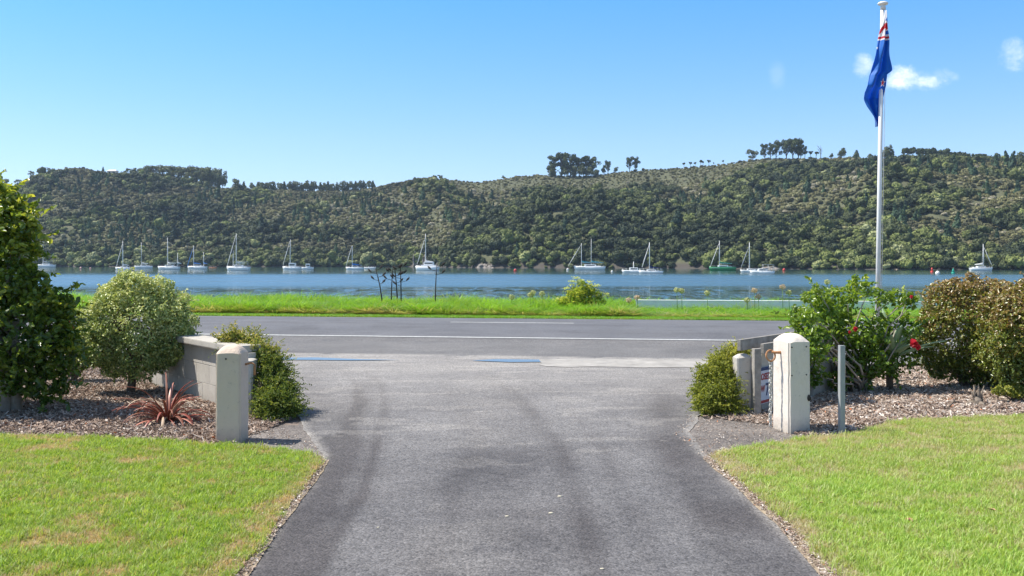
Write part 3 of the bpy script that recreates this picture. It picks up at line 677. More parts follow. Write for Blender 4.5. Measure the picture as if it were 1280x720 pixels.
# rock faces along the shore
M_rock = plain('shore_rock', (.25, .22, .19), .9, .4, .8, bump=1.0, bscale=3)
def rock(px, py, wpx, hpx, seed, label, mat=M_rock, dy=0):
    Y = float(tabi(px, SHO)) + 3 + dy; wv = wpx / F * Y; hv = hpx / F * Y; b = bmesh.new(); g = random.Random(seed)
    for k in range(max(2, int(wpx / 6))):
        q = bmesh.ops.create_icosphere(b, subdivisions=3, radius=1); cx = g.uniform(-.4, .4) * wv; s = Vector((g.uniform(.16, .3) * wv, 3.5, g.uniform(.6, 1.0) * hv))
        for v in q['verts']:
            n = mnoise.noise(v.co * 1.6 + Vector((seed, k * 3, 0))) * .5 + mnoise.noise(v.co * 5 + Vector((k, seed, 2))) * .22
            d = v.co * (1 + n); v.co = Vector((cx + d.x * s.x, d.y * s.y, d.z * s.z))
    me = bpy.data.meshes.new('rock_outcrop'); b.to_mesh(me); b.free(); me.materials.append(mat)
    o = mobj('rock_outcrop', me); p = P(px, py, Y); o.location = (p.x, Y, WZ)
    return tag(o, label, 'rock')
rock(520, 334, 10, 22, 3, 'tall pale rock face at the point left of the catamaran mast', dy=1)
rock(536, 334, 22, 17, 4, 'pale broken cliff behind the catamaran at the foot of the wooded point', dy=6)
rock(616, 335, 34, 5, 5, 'low grey rocks under the trees right of the wooded point')
rock(130, 333, 14, 14, 6, 'pale slip scar among scrub behind the leftmost moored sloops', dy=22)
M_sand = plain('sand_slip', (.40, .32, .24), .95, .25, 1.2)
rock(846, 336, 26, 9, 7, 'sandy pink bank above the little beach behind the green sloop', M_sand, 4)
rock(1060, 337, 26, 3, 8, 'low sandy ledge at the waterline left of the flagpole', M_sand)
rock(1115, 337, 26, 2.5, 9, 'thin sandy ledge at the waterline right of the flagpole', M_sand)
rock(982, 337, 60, 3.2, 10, 'dark low rocks along the far shore behind the red buoy')

# ------------------------------------------------------------------ boats
M_green = plain('green_hull', (.02, .22, .07), .3, .1); M_teal = plain('teal_canvas', (.02, .22, .28), .8, .15); M_blue = plain('blue_canvas', (.03, .20, .55), .8, .15)
M_navy = plain('navy_canvas', (.02, .03, .12), .8, .15); M_gcan = plain('green_canvas', (.02, .25, .15), .8, .15); M_cream = plain('cream_sail', (.75, .73, .68), .8, .1)
M_alu = plain('mast_paint', (.78, .78, .76), .4, .05); M_wood = plain('varnished_spar', (.35, .2, .1), .5, .2); M_boot = plain('antifoul', (.05, .06, .12), .6, .1); M_grey = plain('grey_canvas', (.3, .32, .36), .8, .1)
def hull(root, L, B, fb, mat, name='hull', bow=1.15, y0=0.0):
    """bow at -x; lofted with sheer, tumblehome and overhangs"""
    n = 13; b = bmesh.new(); rings = []
    for i in range(n):
        s = i / (n - 1); x = -L / 2 + L * s
        hw = B / 2 * math.sin(min(1, (s * 1.25 + .001)) * math.pi / 2) ** .8 * (1 - .42 * max(0, (s - .6) / .4) ** 2)
        zt = fb * (bow - .45 * s + .32 * s * s); over = -(1 - s) ** 3 * L * .0 
        zk = -.45 * math.sin(math.pi * (.08 + .84 * s))
        sh = L * .07 * (1 - s) ** 4; st = -L * .05 * s ** 6
        ring = []
        for (fy, fz, k) in ((0, zk, 1), (.72, -.15, .8), (.92, zt * .35, .4), (1, zt, 0)):
            ring.append((x + (sh + st) * k, fy * hw, fz))
        rings.append([b.verts.new((x_, y_ + y0, z_)) for x_, y_, z_ in ring] + [b.verts.new((x_, -y_ + y0, z_)) for x_, y_, z_ in ring[:0:-1]])
    m_ = len(rings[0])
    for A, C in zip(rings, rings[1:]):
        for k in range(m_):
            f = b.faces.new((A[k], A[(k + 1) % m_], C[(k + 1) % m_], C[k])); f.smooth = k != 3
    b.faces.new(rings[0]); b.faces.new(rings[-1][::-1]); bmesh.ops.recalc_face_normals(b, faces=b.faces)
    me = bpy.data.meshes.new(name); b.to_mesh(me); b.free(); me.materials.append(mat); return mobj(name, me, root)
def boat(name, px0, px1, py, label, cat='sailing boat', yaw=0.0, hullm=None, masts=((.42, 300, 1),), stay=None, cover=None, cabin=1, canopy=None, sprit=0, flip=False, fb=1.0, cat2=False, stripe=None, B=None, davit=False, staym=None, lean=0):
    Y = (CAMH - WZ) * F / (py - HOR); L = (px1 - px0) / F * Y / math.cos(yaw); cx = (px0 + px1) / 2
    c = P(cx, py, Y); root = empty(name, (c.x, Y, WZ), yaw + (math.pi if flip else 0)); tag(root, label, cat, 'boats moored across the estuary' )
    hullm = hullm or M_white; B = B or L * .3; fb = fb * L * .135
    xm = lambda px: ((px - cx) / F * Y / math.cos(yaw)) * (-1 if flip else 1)
    if cat2:
        hull(root, L, B * .28, fb, hullm, y0=B * .36); hull(root, L, B * .28, fb, hullm, y0=-B * .36)
        b = BM(); b.box((L * .06, 0, fb * 1.05), (L * .62, B * .8, fb * .5), bev=.1); b.done('bridge_deck', M_white, root)
        b = BM(); b.box((L * .06, 0, fb * 1.7), (L * .42, B * .6, fb * .85), bev=.25); cb = b.done('cabin', M_white, root)
        b = BM(); b.box((L * .06, -B * .3, fb * 1.75), (L * .34, .04, fb * .28)); b.done('window', M_dark, cb)
    else:
        h = hull(root, L, B, fb, hullm)
        b = BM(); b.box((0, 0, fb * .78), (L * .8, B * .7, fb * .1)); b.done('deck', M_white, root)
        if cabin:
            ch = fb * .7 * cabin; b = BM(); b.box((L * .02, 0, fb * .85 + ch / 2), (L * .36, B * .55, ch), bev=min(.12, ch * .3)); cb = b.done('cabin', M_white, root)
            for sy in (-1, 1):
                b = BM(); b.box((L * .02, sy * B * .278, fb * .88 + ch * .55), (L * .26, .03, ch * .3)); b.done('window', M_dark, cb)
            b = BM(); b.box((L * .27, 0, fb * 1.0), (L * .16, B * .5, fb * .3), bev=.05); b.done('cockpit_coaming', M_white, root)
    for k, (mp_, mt, cov) in enumerate(masts):
        x = xm(mp_); H = (HOR - mt) / F * Y + CAMH - WZ
        b = BM(); r = .13 if k == 0 else .10; b.tube([(x, 0, fb * .5), (x + lean * .3, 0, H * .6), (x + lean, 0, H)], [r, r * .9, r * .6], 6)
        b.tube([(x, -B * .25, H * .55), (x, B * .25, H * .55)], .035, 4)
        b.tube([(x, -B * .42, fb), (x, -B * .25, H * .55), (x, 0, H * .95)], .018, 3); b.tube([(x, B * .42, fb), (x, B * .25, H * .55), (x, 0, H * .95)], .018, 3)
        b.done('mast', M_alu, root)
        if cov:
            bl = L * (.36 if k == 0 else .24) * (1 if cov is True else cov); b = BM(); b.tube([(x + .1, 0, fb * 1.95), (x + bl, 0, fb * 1.95)], .07, 6); b.done('boom', M_alu, root)
            b = BM(); b.tube([(x + .1, 0, fb * 2.35), (x + bl * .3, 0, fb * 2.2), (x + bl, 0, fb * 2.02)], [.3, .24, .12], 8); b.done('sail_cover', cover or M_cream, root)
    if stay:
        p0, pt0, p1, pt1 = stay; x0 = xm(p0); z0 = (HOR - pt0) / F * Y + CAMH - WZ; x1 = xm(p1); z1 = (HOR - pt1) / F * Y + CAMH - WZ
        b = BM(); b.tube([(x0, 0, z0), ((x0 * 2 + x1) / 3, 0, (2 * z0 + z1) / 3), (x1, 0, z1)], [.10, .13, .05], 6); b.done('furled_jib', staym or M_cream, root)
    if sprit:
        b = BM(); b.tube([(-L / 2 + .6, 0, fb * 1.1), (-L / 2 - sprit, 0, fb * 1.5)], [.12, .08], 6); b.done('bowsprit', M_wood, root)
    if canopy:
        cm, x0, x1, z0, z1 = canopy; b = BM(); b.box(((x0 + x1) / 2 * L, 0, z1 * fb), ((x1 - x0) * L, B * .6, .1), bev=.03); cn = b.done('canopy', cm, root)
        b = BM()
        for sx in (x0, (x0 + x1) / 2, x1):
            b.tube([(sx * L, -B * .27, z0 * fb), (sx * L, -B * .27, z1 * fb), (sx * L, B * .27, z1 * fb), (sx * L, B * .27, z0 * fb)], .04, 5)
        for sy in (-1, 1): b.tube([(x0 * L, sy * B * .27, z1 * fb), (x1 * L, sy * B * .27, z1 * fb)], .035, 5)
        b.done('canopy_frame', M_alu, cn)
    b = BM(); 
    for s_ in (-.46, -.3, -.12, .1, .28, .44): 
        for sy in (-1, 1): b.tube([(s_ * L, sy * B * .40 * (1 if s_ > -.4 else .3), fb * .9), (s_ * L, sy * B * .40 * (1 if s_ > -.4 else .3), fb * .9 + .6)], .02, 3)
    b.tube([(-.46 * L, -B * .12, fb * .9 + .6), (-.3 * L, -B * .4, fb * .9 + .6), (.44 * L, -B * .4, fb * .9 + .6)], .015, 3); b.done('guard_rail', M_alu, root)
    return root
boat('sailing_boat', 45, 69, 334.2, 'grey-white sloop moored far left beside the dark green tree', masts=((54, 295, True),), cover=M_grey, canopy=(M_gcan, .05, .3, 1.3, 2.6), yaw=.15)
boat('sailing_boat', 144, 165, 337.3, 'white sloop with pale furled jib leftmost above the variegated shrub', masts=((153.5, 301, True),), stay=(145.5, 333, 153, 305))
boat('sailing_boat', 169, 190, 335.5, 'white sloop with single bare mast and radar dome second above the variegated shrub', masts=((177, 303, True),), yaw=.3, davit=True)
boat('sailing_boat', 197, 225, 337.0, 'white ketch with tall mast and short mizzen above the right side of the variegated shrub', masts=((209.5, 297, True), (222, 316, .7)), canopy=(M_cream, .05, .4, 1.3, 2.4))
boat('sailing_boat', 234, 259, 336.5, 'white ketch with blue sail cover and blue furled jib', masts=((242, 307, True), (254.5, 315, .8)), cover=M_blue, stay=(234, 333, 241, 311), staym=M_blue)
boat('sailing_boat', 283, 313, 338.2, 'white yacht with tallest mast of the left fleet and a framed cockpit cover', masts=((295.3, 292, True), (291.5, 313, 0)), stay=(283.5, 334, 294.5, 295), canopy=(M_cream, .05, .38, 1.3, 2.5), fb=1.15)
boat('sailing_boat', 353, 377, 337.2, 'white high-sided boat with steeply raked furled jib beside the motor launch', masts=((362.6, 299.5, 0),), stay=(353.8, 331, 362.6, 301), cabin=2.2, fb=1.1, lean=.2)
boat('motor_launch', 377, 392, 336.8, 'small white motor launch moored right behind the high-sided boat', 'motor boat', masts=(), cabin=2.6, fb=1.3, yaw=.2)
boat('sailing_boat', 432, 455, 337.2, 'small white sloop under a bright blue boom tent', masts=((440.3, 307, True),), cover=M_blue, stay=(432.6, 332, 440, 307), canopy=(M_blue, -.1, .35, 1.3, 1.9))
boat('motor_launch', 455, 470, 336.0, 'low white runabout beside the sloop with the bright blue tent', 'motor boat', masts=(), cabin=.6, fb=.9)
boat('catamaran', 520, 549, 338.3, 'big white catamaran with tall mast in front of the pale cliff', 'catamaran', masts=((532, 292, True),), stay=(521.5, 330, 531.5, 297), cat2=True, B=7, fb=1.35)
boat('sailing_boat', 717, 757, 337.6, 'white two-masted schooner with teal sail covers and long bowsprit', masts=((726.8, 304, .9), (739, 298.5, 1.6)), cover=M_teal, stay=(710.5, 332, 726.3, 306), sprit=1.8, fb=.85)
boat('motor_launch', 777, 806, 341.5, 'long white motor launch with small wheelhouse left of the navy covered sloop', 'motor boat', masts=((792, 327, 0),), cabin=1.5, fb=.95)
boat('sailing_boat', 798, 829, 342.2, 'white sloop with navy cockpit cover and furled jib beside the long launch', masts=((811.8, 303, True),), cover=M_navy, stay=(802.5, 334, 811.5, 306), canopy=(M_navy, .1, .4, 1.2, 2.1), fb=.85)
boat('sailing_boat', 886, 920, 338.2, 'sloop with bright green hull and green sail cover', masts=((899.3, 301, 1.3),), hullm=M_green, cover=M_gcan, stay=(888, 333, 898.5, 305), fb=.95)
boat('sailing_boat', 925, 951, 340.5, 'white sloop with bare mast and thin furled jib left of the dark canopied launch', masts=((936.8, 303, 0),), stay=(926.5, 334, 936.3, 308), fb=.85, staym=M_grey)
boat('motor_launch', 937, 968, 342.8, 'white motor launch with long dark canopied cockpit right of the green sloop', 'motor boat', masts=(), canopy=(M_grey, .03, .46, 1.1, 3.0), cabin=1.3, fb=.95)
boat('sailing_boat', 1212, 1241, 338.6, 'white sloop with its bow to the right moored alone behind the bronze shrubs', masts=((1229, 305, True),), stay=(1239.5, 331, 1229.5, 308), flip=True, cover=M_cream, fb=1.0)
# dinghy and buoys
boat('dinghy', 261, 271, 335.2, 'tiny orange dinghy between the blue covered ketch and the tallest masted yacht', 'dinghy', masts=(), cabin=0, hullm=plain('orange_hull', (.55, .2, .08), .5, .1), fb=.9)
M_bred = plain('red_buoy', (.65, .06, .04), .5, .1); M_bwh = plain('white_buoy', (.8, .76, .7), .5, .1); M_bgr = plain('green_buoy', (.0, .3, .2), .5, .1); M_bpk = plain('pink_buoy', (.7, .35, .3), .5, .1)
def buoy(px, py, r, mat, label, kind='ball'):
    Y = (CAMH - WZ) * F / (py + .8 - HOR); p = P(px, py, Y); root = empty('buoy', (p.x, Y, WZ)); tag(root, label, 'buoy', 'mooring and channel buoys')
    if kind == 'ball':
        BM().ball((0, 0, r * .55), r, 2).done('float', mat, root); BM().torus((0, 0, r * 1.6), r * .22, r * .07, Matrix.Rotation(R(90), 3, 'X')).done('mooring_ring', M_alu, root)
    else:
        b = BM(); b.tube([(0, 0, -.2), (0, 0, .35), (0, 0, .4)], [.45, .45, .25], 12); b.done('float', mat, root)
        b = BM(); b.tube([(0, 0, .38), (0, 0, .9), (0, 0, 1.3)] if kind == 'can' else [(0, 0, .38), (0, 0, .7), (0, 0, 1.4)], [.24, .24, .24] if kind == 'can' else [.32, .28, .04], 10); b.done('topmark', mat, root)
buoy(101, 335.3, .5, M_bpk, 'left of two pale pink buoys near the far left shore'); buoy(113, 335.4, .4, M_bpk, 'right of two pale pink buoys near the far left shore')
buoy(644, 338.3, .5, M_bred, 'red ball buoy on open water midway between catamaran and schooner'); buoy(709.5, 337, .45, M_bwh, 'white ball buoy under the bowsprit of the schooner')
buoy(765, 339.5, .35, M_bwh, 'small white buoy between the schooner and the long launch'); buoy(980, 337.5, .5, M_bred, 'red ball buoy right of the canopied launch close to the shore')
buoy(1165, 339.5, .5, M_bred, 'red channel marker buoy above the hibiscus', 'can'); buoy(1172, 342.3, .55, M_bwh, 'white ball buoy right of the red channel marker'); buoy(1191.5, 341, .5, M_bgr, 'green pointed channel marker buoy above the bronze shrub', 'cone')

# ------------------------------------------------------------------ gateway: posts, walls, coping
def concrete(name, c, dirt, rough=.85, sc=3.0):
    m, nt, b, M, o = material(name); tcn = nd(nt, 'ShaderNodeTexCoord'); v = tcn.outputs['Object']
    n1 = M.noise(v, sc, 6, .7, .3); n2 = M.noise(v, 26, 5, .7); n3 = M.noise(v, 140, 3, .6)
    c1 = M.mix(M.ramp(n1, [(.48, 0.0), (.78, .55)]), c, dirt); c2 = M.mix(M.ramp(n2, [(.60, 0.0), (.74, .5)]), c1, tuple(x * .62 for x in dirt))
    s_ = nd(nt, 'ShaderNodeSeparateXYZ'); nt.links.new(v, s_.inputs[0])
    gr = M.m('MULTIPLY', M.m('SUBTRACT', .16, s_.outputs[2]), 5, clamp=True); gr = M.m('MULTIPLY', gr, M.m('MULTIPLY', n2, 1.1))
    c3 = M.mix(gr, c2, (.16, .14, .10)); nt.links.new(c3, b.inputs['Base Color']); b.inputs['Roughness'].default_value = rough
    bp = nd(nt, 'ShaderNodeBump'); bp.inputs['Strength'].default_value = .55; bp.inputs['Distance'].default_value = .006
    nt.links.new(M.m('ADD', M.m('MULTIPLY', n2, 1.2), M.m('MULTIPLY', n3, .6)), bp.inputs['Height']); nt.links.new(bp.outputs[0], b.inputs['Normal']); return m
M_post = concrete('painted_concrete', (.73, .65, .56), (.47, .42, .35))
M_post2 = concrete('painted_concrete_grey', (.68, .54, .42), (.48, .385, .30))
M_block = concrete('concrete_block', (.50, .465, .41), (.30, .27, .23))
M_cope = concrete('coping_concrete', (.46, .43, .38), (.24, .23, .20), sc=6)
M_timber = plain('weathered_timber', (.30, .275, .24), .85, .3, 12, bump=.5, bscale=50)
M_stake = plain('grey_stake', (.33, .34, .34), .7, .15, 9)
M_rust = plain('rusty_iron', (.45, .22, .10), .8, .35, 30, bump=.5, bscale=120)
M_steel = plain('galvanised_chain', (.55, .53, .48), .5, .25, 40, metal=.2)
M_drk = plain('dark_hole', (.03, .028, .025), .8, .2, 20)
def post(name, foot, h, dome, mat, seed, n=16, nz=26, p=3.0, amp=.0035):
    """foot: four ground corners CCW; local to first corner's centroid"""
    c = [sum(q[0] for q in foot) / 4, sum(q[1] for q in foot) / 4]; Fq = [Vector((q[0] - c[0], q[1] - c[1], 0)) for q in foot]
    b = bmesh.new(); bmesh.ops.create_cube(b, size=1); bmesh.ops.subdivide_edges(b, edges=b.edges[:], cuts=n, use_grid_fill=True)
    for v in b.verts:
        u, w_, z = v.co.x + .5, v.co.y + .5, v.co.z + .5
        q = Fq[0] * (1 - u) * (1 - w_) + Fq[1] * u * (1 - w_) + Fq[2] * u * w_ + Fq[3] * (1 - u) * w_
        a, e = abs(2 * u - 1), abs(2 * w_ - 1); r = 1 - .035 * (a ** 14 * e ** 14) * 3
        dz = dome * (1 - a ** p * .8) * (1 - e ** p * .8) if z > .999 else 0
        tp = 1 - .02 * z
        v.co = Vector((q.x * r * tp, q.y * r * tp, (z * (h) - .04) + dz + (.04 if z > .999 else 0)))
        nn = mnoise.noise_vector(v.co * 11 + Vector((seed, 0, 0))) * amp + mnoise.noise_vector(v.co * 34 + Vector((0, seed, 0))) * amp * .5; v.co += nn
    bmesh.ops.recalc_face_normals(b, faces=b.faces)
    me = bpy.data.meshes.new(name); b.to_mesh(me); b.free(); me.materials.append(mat)
    return me, (c[0], c[1], 0)
YL = CAMH * F / (554 - HOR)
x0, x1 = (268.5 - 640) / F * YL, (300.5 - 640) / F * YL
me, c = post('post', [(x0, YL), (x1, YL), (x1 + .01, YL + .27), (x0 + .01, YL + .27)], .80, .085, M_post2, 3)
lp = empty('gate_post', c); mobj('post_body', me, lp); tag(lp, 'squat white concrete gate post with rounded top on the left of the driveway', 'gate post', 'gate posts')
b = BM(); b.tube([(.11, .02, .70), (.17, .02, .715), (.20, .02, .70), (.20, .02, .60)], [.010, .010, .010, .012], 7); b.done('iron_hook', M_rust, lp)
b = BM(); b.tube([(-.02, -.137, .766), (-.02, -.141, .766)], .008, 8); b.done('bolt_hole', M_drk, lp)
me, c = post('post', [(2.645, 9.50), (2.895, 9.62), (2.83, 10.02), (2.585, 9.90)], .862, .088, M_post, 8, p=2.8)
rp = empty('gate_post', c); mobj('post_body', me, rp); tag(rp, 'bulky white gate post with domed top and rusty ring right of the driveway', 'gate post', 'gate posts')
fd = Vector((.25, .12, 0)).normalized(); fn = Vector((fd.y, -fd.x, 0)); f0 = Vector((2.645 - c[0], 9.5 - c[1], 0))
for u, z in ((.035, .83), (.215, .83), (.035, .56), (.215, .56)):
    q = f0 + fd * u + Vector((0, 0, z)); b = BM(); b.tube([q - fn * .02, q + fn * .0035], .0065, 8); b.done('bolt', M_drk, rp)
q = f0 + fd * .245 + Vector((0, 0, .335)); b = BM(); b.ball(q, .02, 2, (1, 1, 1.6)); b.done('rust_knob', M_drk, rp)
lf = Vector((2.585 - c[0] - (2.645 - c[0]), 9.9 - 9.5, 0)).normalized(); ln = Vector((-lf.y, lf.x, 0)); l0 = Vector((2.645 - c[0], 9.5 - c[1], 0)) + lf * .2 + Vector((0, 0, .765))
b = BM(); b.tube([l0 - ln * .03, l0 + ln * .04, l0 + ln * .09 + Vector((0, 0, .006))], [.016, .013, .012], 8); b.done('ring_peg', M_rust, rp)
rcn = l0 + ln * .10 + Vector((0, 0, -.03)); b = BM(); b.torus(rcn, .052, .009, Matrix.Rotation(R(22), 3, 'Z') @ Matrix.Rotation(R(82), 3, 'X'), 28, 8); b.done('iron_ring', M_rust, rp)
b = BM(); q0 = Vector((c[0], c[1], 0)) + rcn + Vector((.0, -.0, -.065)); nlk = 27
for i in range(nlk):
    rot = Matrix.Rotation(R(90 * (i % 2) + 20), 3, 'Z') @ Matrix.Rotation(R(90), 3, 'X') @ Matrix.Rotation(R(90), 3, 'Z')
    b.torus(q0 + Vector((.004 * math.sin(i * .5), .004 * math.cos(i), -.0235 * i)), .0150, .0055, rot, 12, 6, sx=1.3)
ch = b.done('chain', M_steel, None); tag(ch, 'loose galvanised chain hanging from the rusty ring on the right gate post', 'chain')

def wall_run(name, A, B, th, h, label, courses=3, bl=.42, panel_mat=None):
    """blockwork from A to B (ground points), thickness th away from the camera side"""
    A = Vector((*A, 0)); B = Vector((*B, 0)); d = (B - A); L = d.length; d.normalize(); a = math.atan2(d.y, d.x)
    root = empty(name, A, a); tag(root, label, 'wall', 'low garden walls at the gateway'); b = BM(); hc = h / courses
    for k in range(courses):
        off = (k % 2) * bl / 2; x = -off
        while x < L - .01:
            s0, s1 = max(0, x), min(L, x + bl)
            if s1 - s0 > .02: b.box(((s0 + s1) / 2, 0, hc * (k + .5)), (s1 - s0 - .005, th, hc - .005), bev=.003)
            x += bl
    for v in b.b.verts: v.co += mnoise.noise_vector(v.co * 5) * .003
    b.done('blockwork', panel_mat or M_block, root); b = BM(); b.box((L / 2, 0, h / 2), (L - .02, th - .014, h - .01)); b.done('mortar', M_cope, root)
    return root, L, a
# left wall
LA = (-2.84, 10.80); LB = (-4.75, 13.3)
lw, L, a = wall_run('garden_wall', LA, LB, .13, .66, 'low concrete block wall running back behind the left gate post', 3)
b = BM(); b.box((L / 2 + .06, 0, .70), (L, .30, .075), bev=.012)
for v in b.b.verts: v.co += mnoise.noise_vector(v.co * 4) * .006
b.done('coping', M_cope, lw)
me, c = post('pilaster', [(-2.93, 10.62), (-2.77, 10.62), (-2.77, 10.86), (-2.93, 10.86)], .585, .02, M_block, 5); pz = mobj('pilaster', me, lw); pz.matrix_world = Matrix.Translation(c); pz.parent = lw
bpy.context.view_layer.update(); pz.matrix_parent_inverse = lw.matrix_world.inverted()
# right wall
RA = (2.70, 10.95); RB = (4.05, 12.71)
rw, L2, a2 = wall_run('garden_wall', RA, RB, .10, .66, 'low panelled wall running back behind the right gate post under timber rails', 3, 3.0, M_block)
me, c = post('pilaster', [(2.425, 10.72), (2.60, 10.76), (2.585, 10.94), (2.41, 10.90)], .60, .05, M_block, 6); pz = mobj('pilaster', me, rw); pz.matrix_world = Matrix.Translation(c)
bpy.context.view_layer.update(); pz.matrix_parent_inverse = rw.matrix_world.inverted()
b = BM(); b.box((2.628, 10.70, .33), (.075, .075, .77), rz=R(10), bev=.004); tp = b.done('timber_post', M_timber, rw); tp.matrix_parent_inverse = rw.matrix_world.inverted()
for k, (oy, zc, ht, s0, s1) in enumerate(((-.09, .70, .11, -.08, L2 + .3), (.08, .745, .12, -.30, L2 + .3))):
    b = BM(); b.box(((s0 + s1) / 2, oy, zc), (s1 - s0, .04, ht), bev=.004); b.done('rail', M_timber, rw)
b = BM(); b.box((L2 * .62, -.06, .4), (.09, .09, .8), bev=.004); b.done('timber_post', M_timber, rw)
# sign leaning on the right wall face
def text_mesh(body, size, mat, name, parent, loc, rot, ext=.001):
    cu = bpy.data.curves.new(name, 'FONT'); cu.body = body; cu.size = size; cu.extrude = ext; cu.align_x = 'CENTER'; cu.align_y = 'CENTER'; cu.offset = size * .02
    t = bpy.data.objects.new(name, cu); COL.objects.link(t); bpy.context.view_layer.update()
    me = bpy.data.meshes.new_from_object(t.evaluated_get(bpy.context.evaluated_depsgraph_get())); bpy.data.objects.remove(t); me.materials.clear(); me.materials.append(mat)
    o = mobj(name, me, parent); o.location = loc; o.rotation_euler = rot; return o
sd_ = Vector((RB[0] - RA[0], RB[1] - RA[1], 0)).normalized(); sn = Vector((-sd_.y, sd_.x, 0))   # towards the driveway side
if sn.x < 0: sn = -sn
sc_ = Vector((*RA, 0)) + sd_ * .005 + sn * .062
sg = empty('sign', (sc_.x, sc_.y, .10), a2); tag(sg, 'small white sign reading CLOSED leaning on the wall behind the chain', 'sign')
rx_ = R(-5); M_sw = plain('sign_white', (.62, .66, .74), .5, .04); M_sb = plain('sign_navy', (.03, .06, .16), .5, .05); M_sr = plain('sign_red', (.38, .05, .05), .5, .05)
side = 1 if (Matrix.Rotation(a2, 3, 'Z') @ Vector((0, 1, 0))).dot(sn) > 0 else -1
b = BM(); b.box((0, 0, .19), (.40, .012, .40), bev=.004); b.done('board', M_sw, sg)
b = BM(); b.box((0, side * .0075, .373), (.395, .004, .035)); b.done('border', M_sb, sg); b = BM(); b.box((0, side * .0075, .015), (.395, .004, .03)); b.done('border', M_sr, sg)
trot = (R(90), 0, R(180) if side > 0 else 0)
text_mesh('CLOSED', .10, M_sr, 'lettering', sg, (0, side * .009, .285), trot)
text_mesh('VIEW', .10, M_sr, 'lettering', sg, (side * .085, side * .009, .155), trot)
text_mesh('7', .19, M_sb, 'lettering', sg, (-side * .10, side * .009, .135), trot)
# stake
Ys = CAMH * F / (543 - HOR); b = BM(); b.box(((1052 - 640) / F * Ys, Ys, .40), (.052, .045, .90), rz=R(12), bev=.003)
tag(b.done('stake', M_stake, None), 'thin square grey stake standing on the lawn edge beside the right gate post', 'stake')

# ------------------------------------------------------------------ flagpole and flag
YP = 14.0; pxb, pxt = 1097.5, 1103.2; pb = P(pxb, 480, YP); M_pole = plain('white_pole_paint', (.80, .80, .79), .35, .04, 3)
fx = lambda px: (px - 640) / F * YP; fz = lambda py: CAMH - (py - HOR) / F * YP
fp = empty('flagpole', (fx(pxb - 1.9), YP, 0)); tag(fp, 'tall white flagpole rising from the hibiscus with a round cap', 'flagpole')
ox = fx(pxb - 1.9); top = (fx(1103) - ox, 0, fz(11))
b = BM(); b.tube([(0, 0, -.1), (top[0] * .5, 0, top[2] * .5), top], [.036, .031, .026], 14); b.done('pole', M_pole, fp)
b = BM(); b.ball((fx(1103.6) - ox, 0, fz(4.5)), .073, 3, (1, 1, .42)); b.tube([(fx(1103.4) - ox, 0, fz(12)), (fx(1103.6) - ox, 0, fz(6))], .035, 12); b.done('cap', M_pole, fp)
b = BM(); b.tube([(fx(1106) - ox, -.03, fz(9)), (fx(1105.5) - ox, -.045, fz(60)), (fx(1100) - ox, -.045, fz(400))], .004, 4); b.done('halyard', M_pole, fp)
OUT = [(15, 1103.8, 1105.6), (22, 1102.6, 1106.2), (28, 1101.2, 1106.8), (40, 1097.8, 1107.4), (52, 1095.2, 1108.2), (62, 1092.6, 1108.9), (78, 1089.4, 1110.4), (90, 1086.4, 1111.2), (92, 1086, 1109), (95, 1084.5, 1105), (106, 1081.8, 1104.6), (116, 1080.8, 1104.6), (124, 1082.6, 1104.6), (132, 1086, 1104.3), (142, 1091.5, 1103.8), (150, 1095.8, 1102.6), (157, 1098.5, 1100.2)]
nv, nu = 150, 60; pv = np.linspace(15, 157, nv); Lx = np.interp(pv, [o_[0] for o_ in OUT], [o_[1] for o_ in OUT]); Rx = np.interp(pv, [o_[0] for o_ in OUT], [o_[2] for o_ in OUT])
u = np.linspace(0, 1, nu); PXf = Lx[:, None] + (Rx - Lx)[:, None] * u; PYf = np.repeat(pv[:, None], nu, 1)
PYf = PYf + 2.2 * np.sin(u * 3.1 + .4)[None] * (PYf > 88) * (PYf < 99) * 0
dep = .030 * np.sin(u[None] * 7.5 + PYf * .035) + .022 * np.sin(u[None] * 15 + PYf * .06 + 1) + .02 * np.sin(PYf * .16 + u[None] * 3)
off = np.interp(pv, [15, 86, 108, 122, 157], [-.085, -.095, -.075, .07, .085])[:, None]
Xf = fx(PXf); Zf = CAMH - (PYf - HOR) / F * YP; Yf = YP + off + dep * np.interp(pv, [15, 40, 157], [.2, 1, 1])[:, None]
def flag_mats():
    out = []
    for nm, c_ in (('flag_blue', (.006, .185, .60)), ('flag_white', (.78, .78, .80)), ('flag_red', (.60, .03, .05)), ('flag_light_blue', (.06, .36, .85))):
        m, nt, b, M, o = material(nm); b.inputs['Base Color'].default_value = (*c_, 1); b.inputs['Roughness'].default_value = .55; b.inputs['Sheen Weight'].default_value = .2
        tr = nd(nt, 'ShaderNodeBsdfTranslucent'); tr.inputs[0].default_value = (*[min(1, x * 1.3) for x in c_], 1); mx = nd(nt, 'ShaderNodeMixShader'); mx.inputs[0].default_value = .45
        nt.links.new(b.outputs[0], mx.inputs[1]); nt.links.new(tr.outputs[0], mx.inputs[2]); nt.links.new(mx.outputs[0], o.inputs[0]); out.append(m)
    return out
FM = flag_mats(); me = gridmesh('flag_cloth', Xf - fx(1100), Yf - YP, Zf, FM[0])
for m_ in FM[1:]: me.materials.append(m_)
cxf = (PXf[:-1, :-1] + PXf[1:, 1:]) / 2; cyf = (PYf[:-1, :-1] + PYf[1:, 1:]) / 2; uu = (u[:-1] + u[1:])[None] / 2 + 0 * cxf
mi = np.zeros(cxf.shape, int)
mi[(cyf < 52.4)] = 1                                           # white ground of the canton
mi[(cyf < 28) & (cxf + cyf * .25 > 1110.6) & (cyf > 20)] = 0
dg = (cyf - 31) - (1105 - cxf) * 1.15                           # diagonals
mi[(cyf > 30.5) & (cyf < 46) & (dg > -1.5) & (dg < 4.2)] = 2
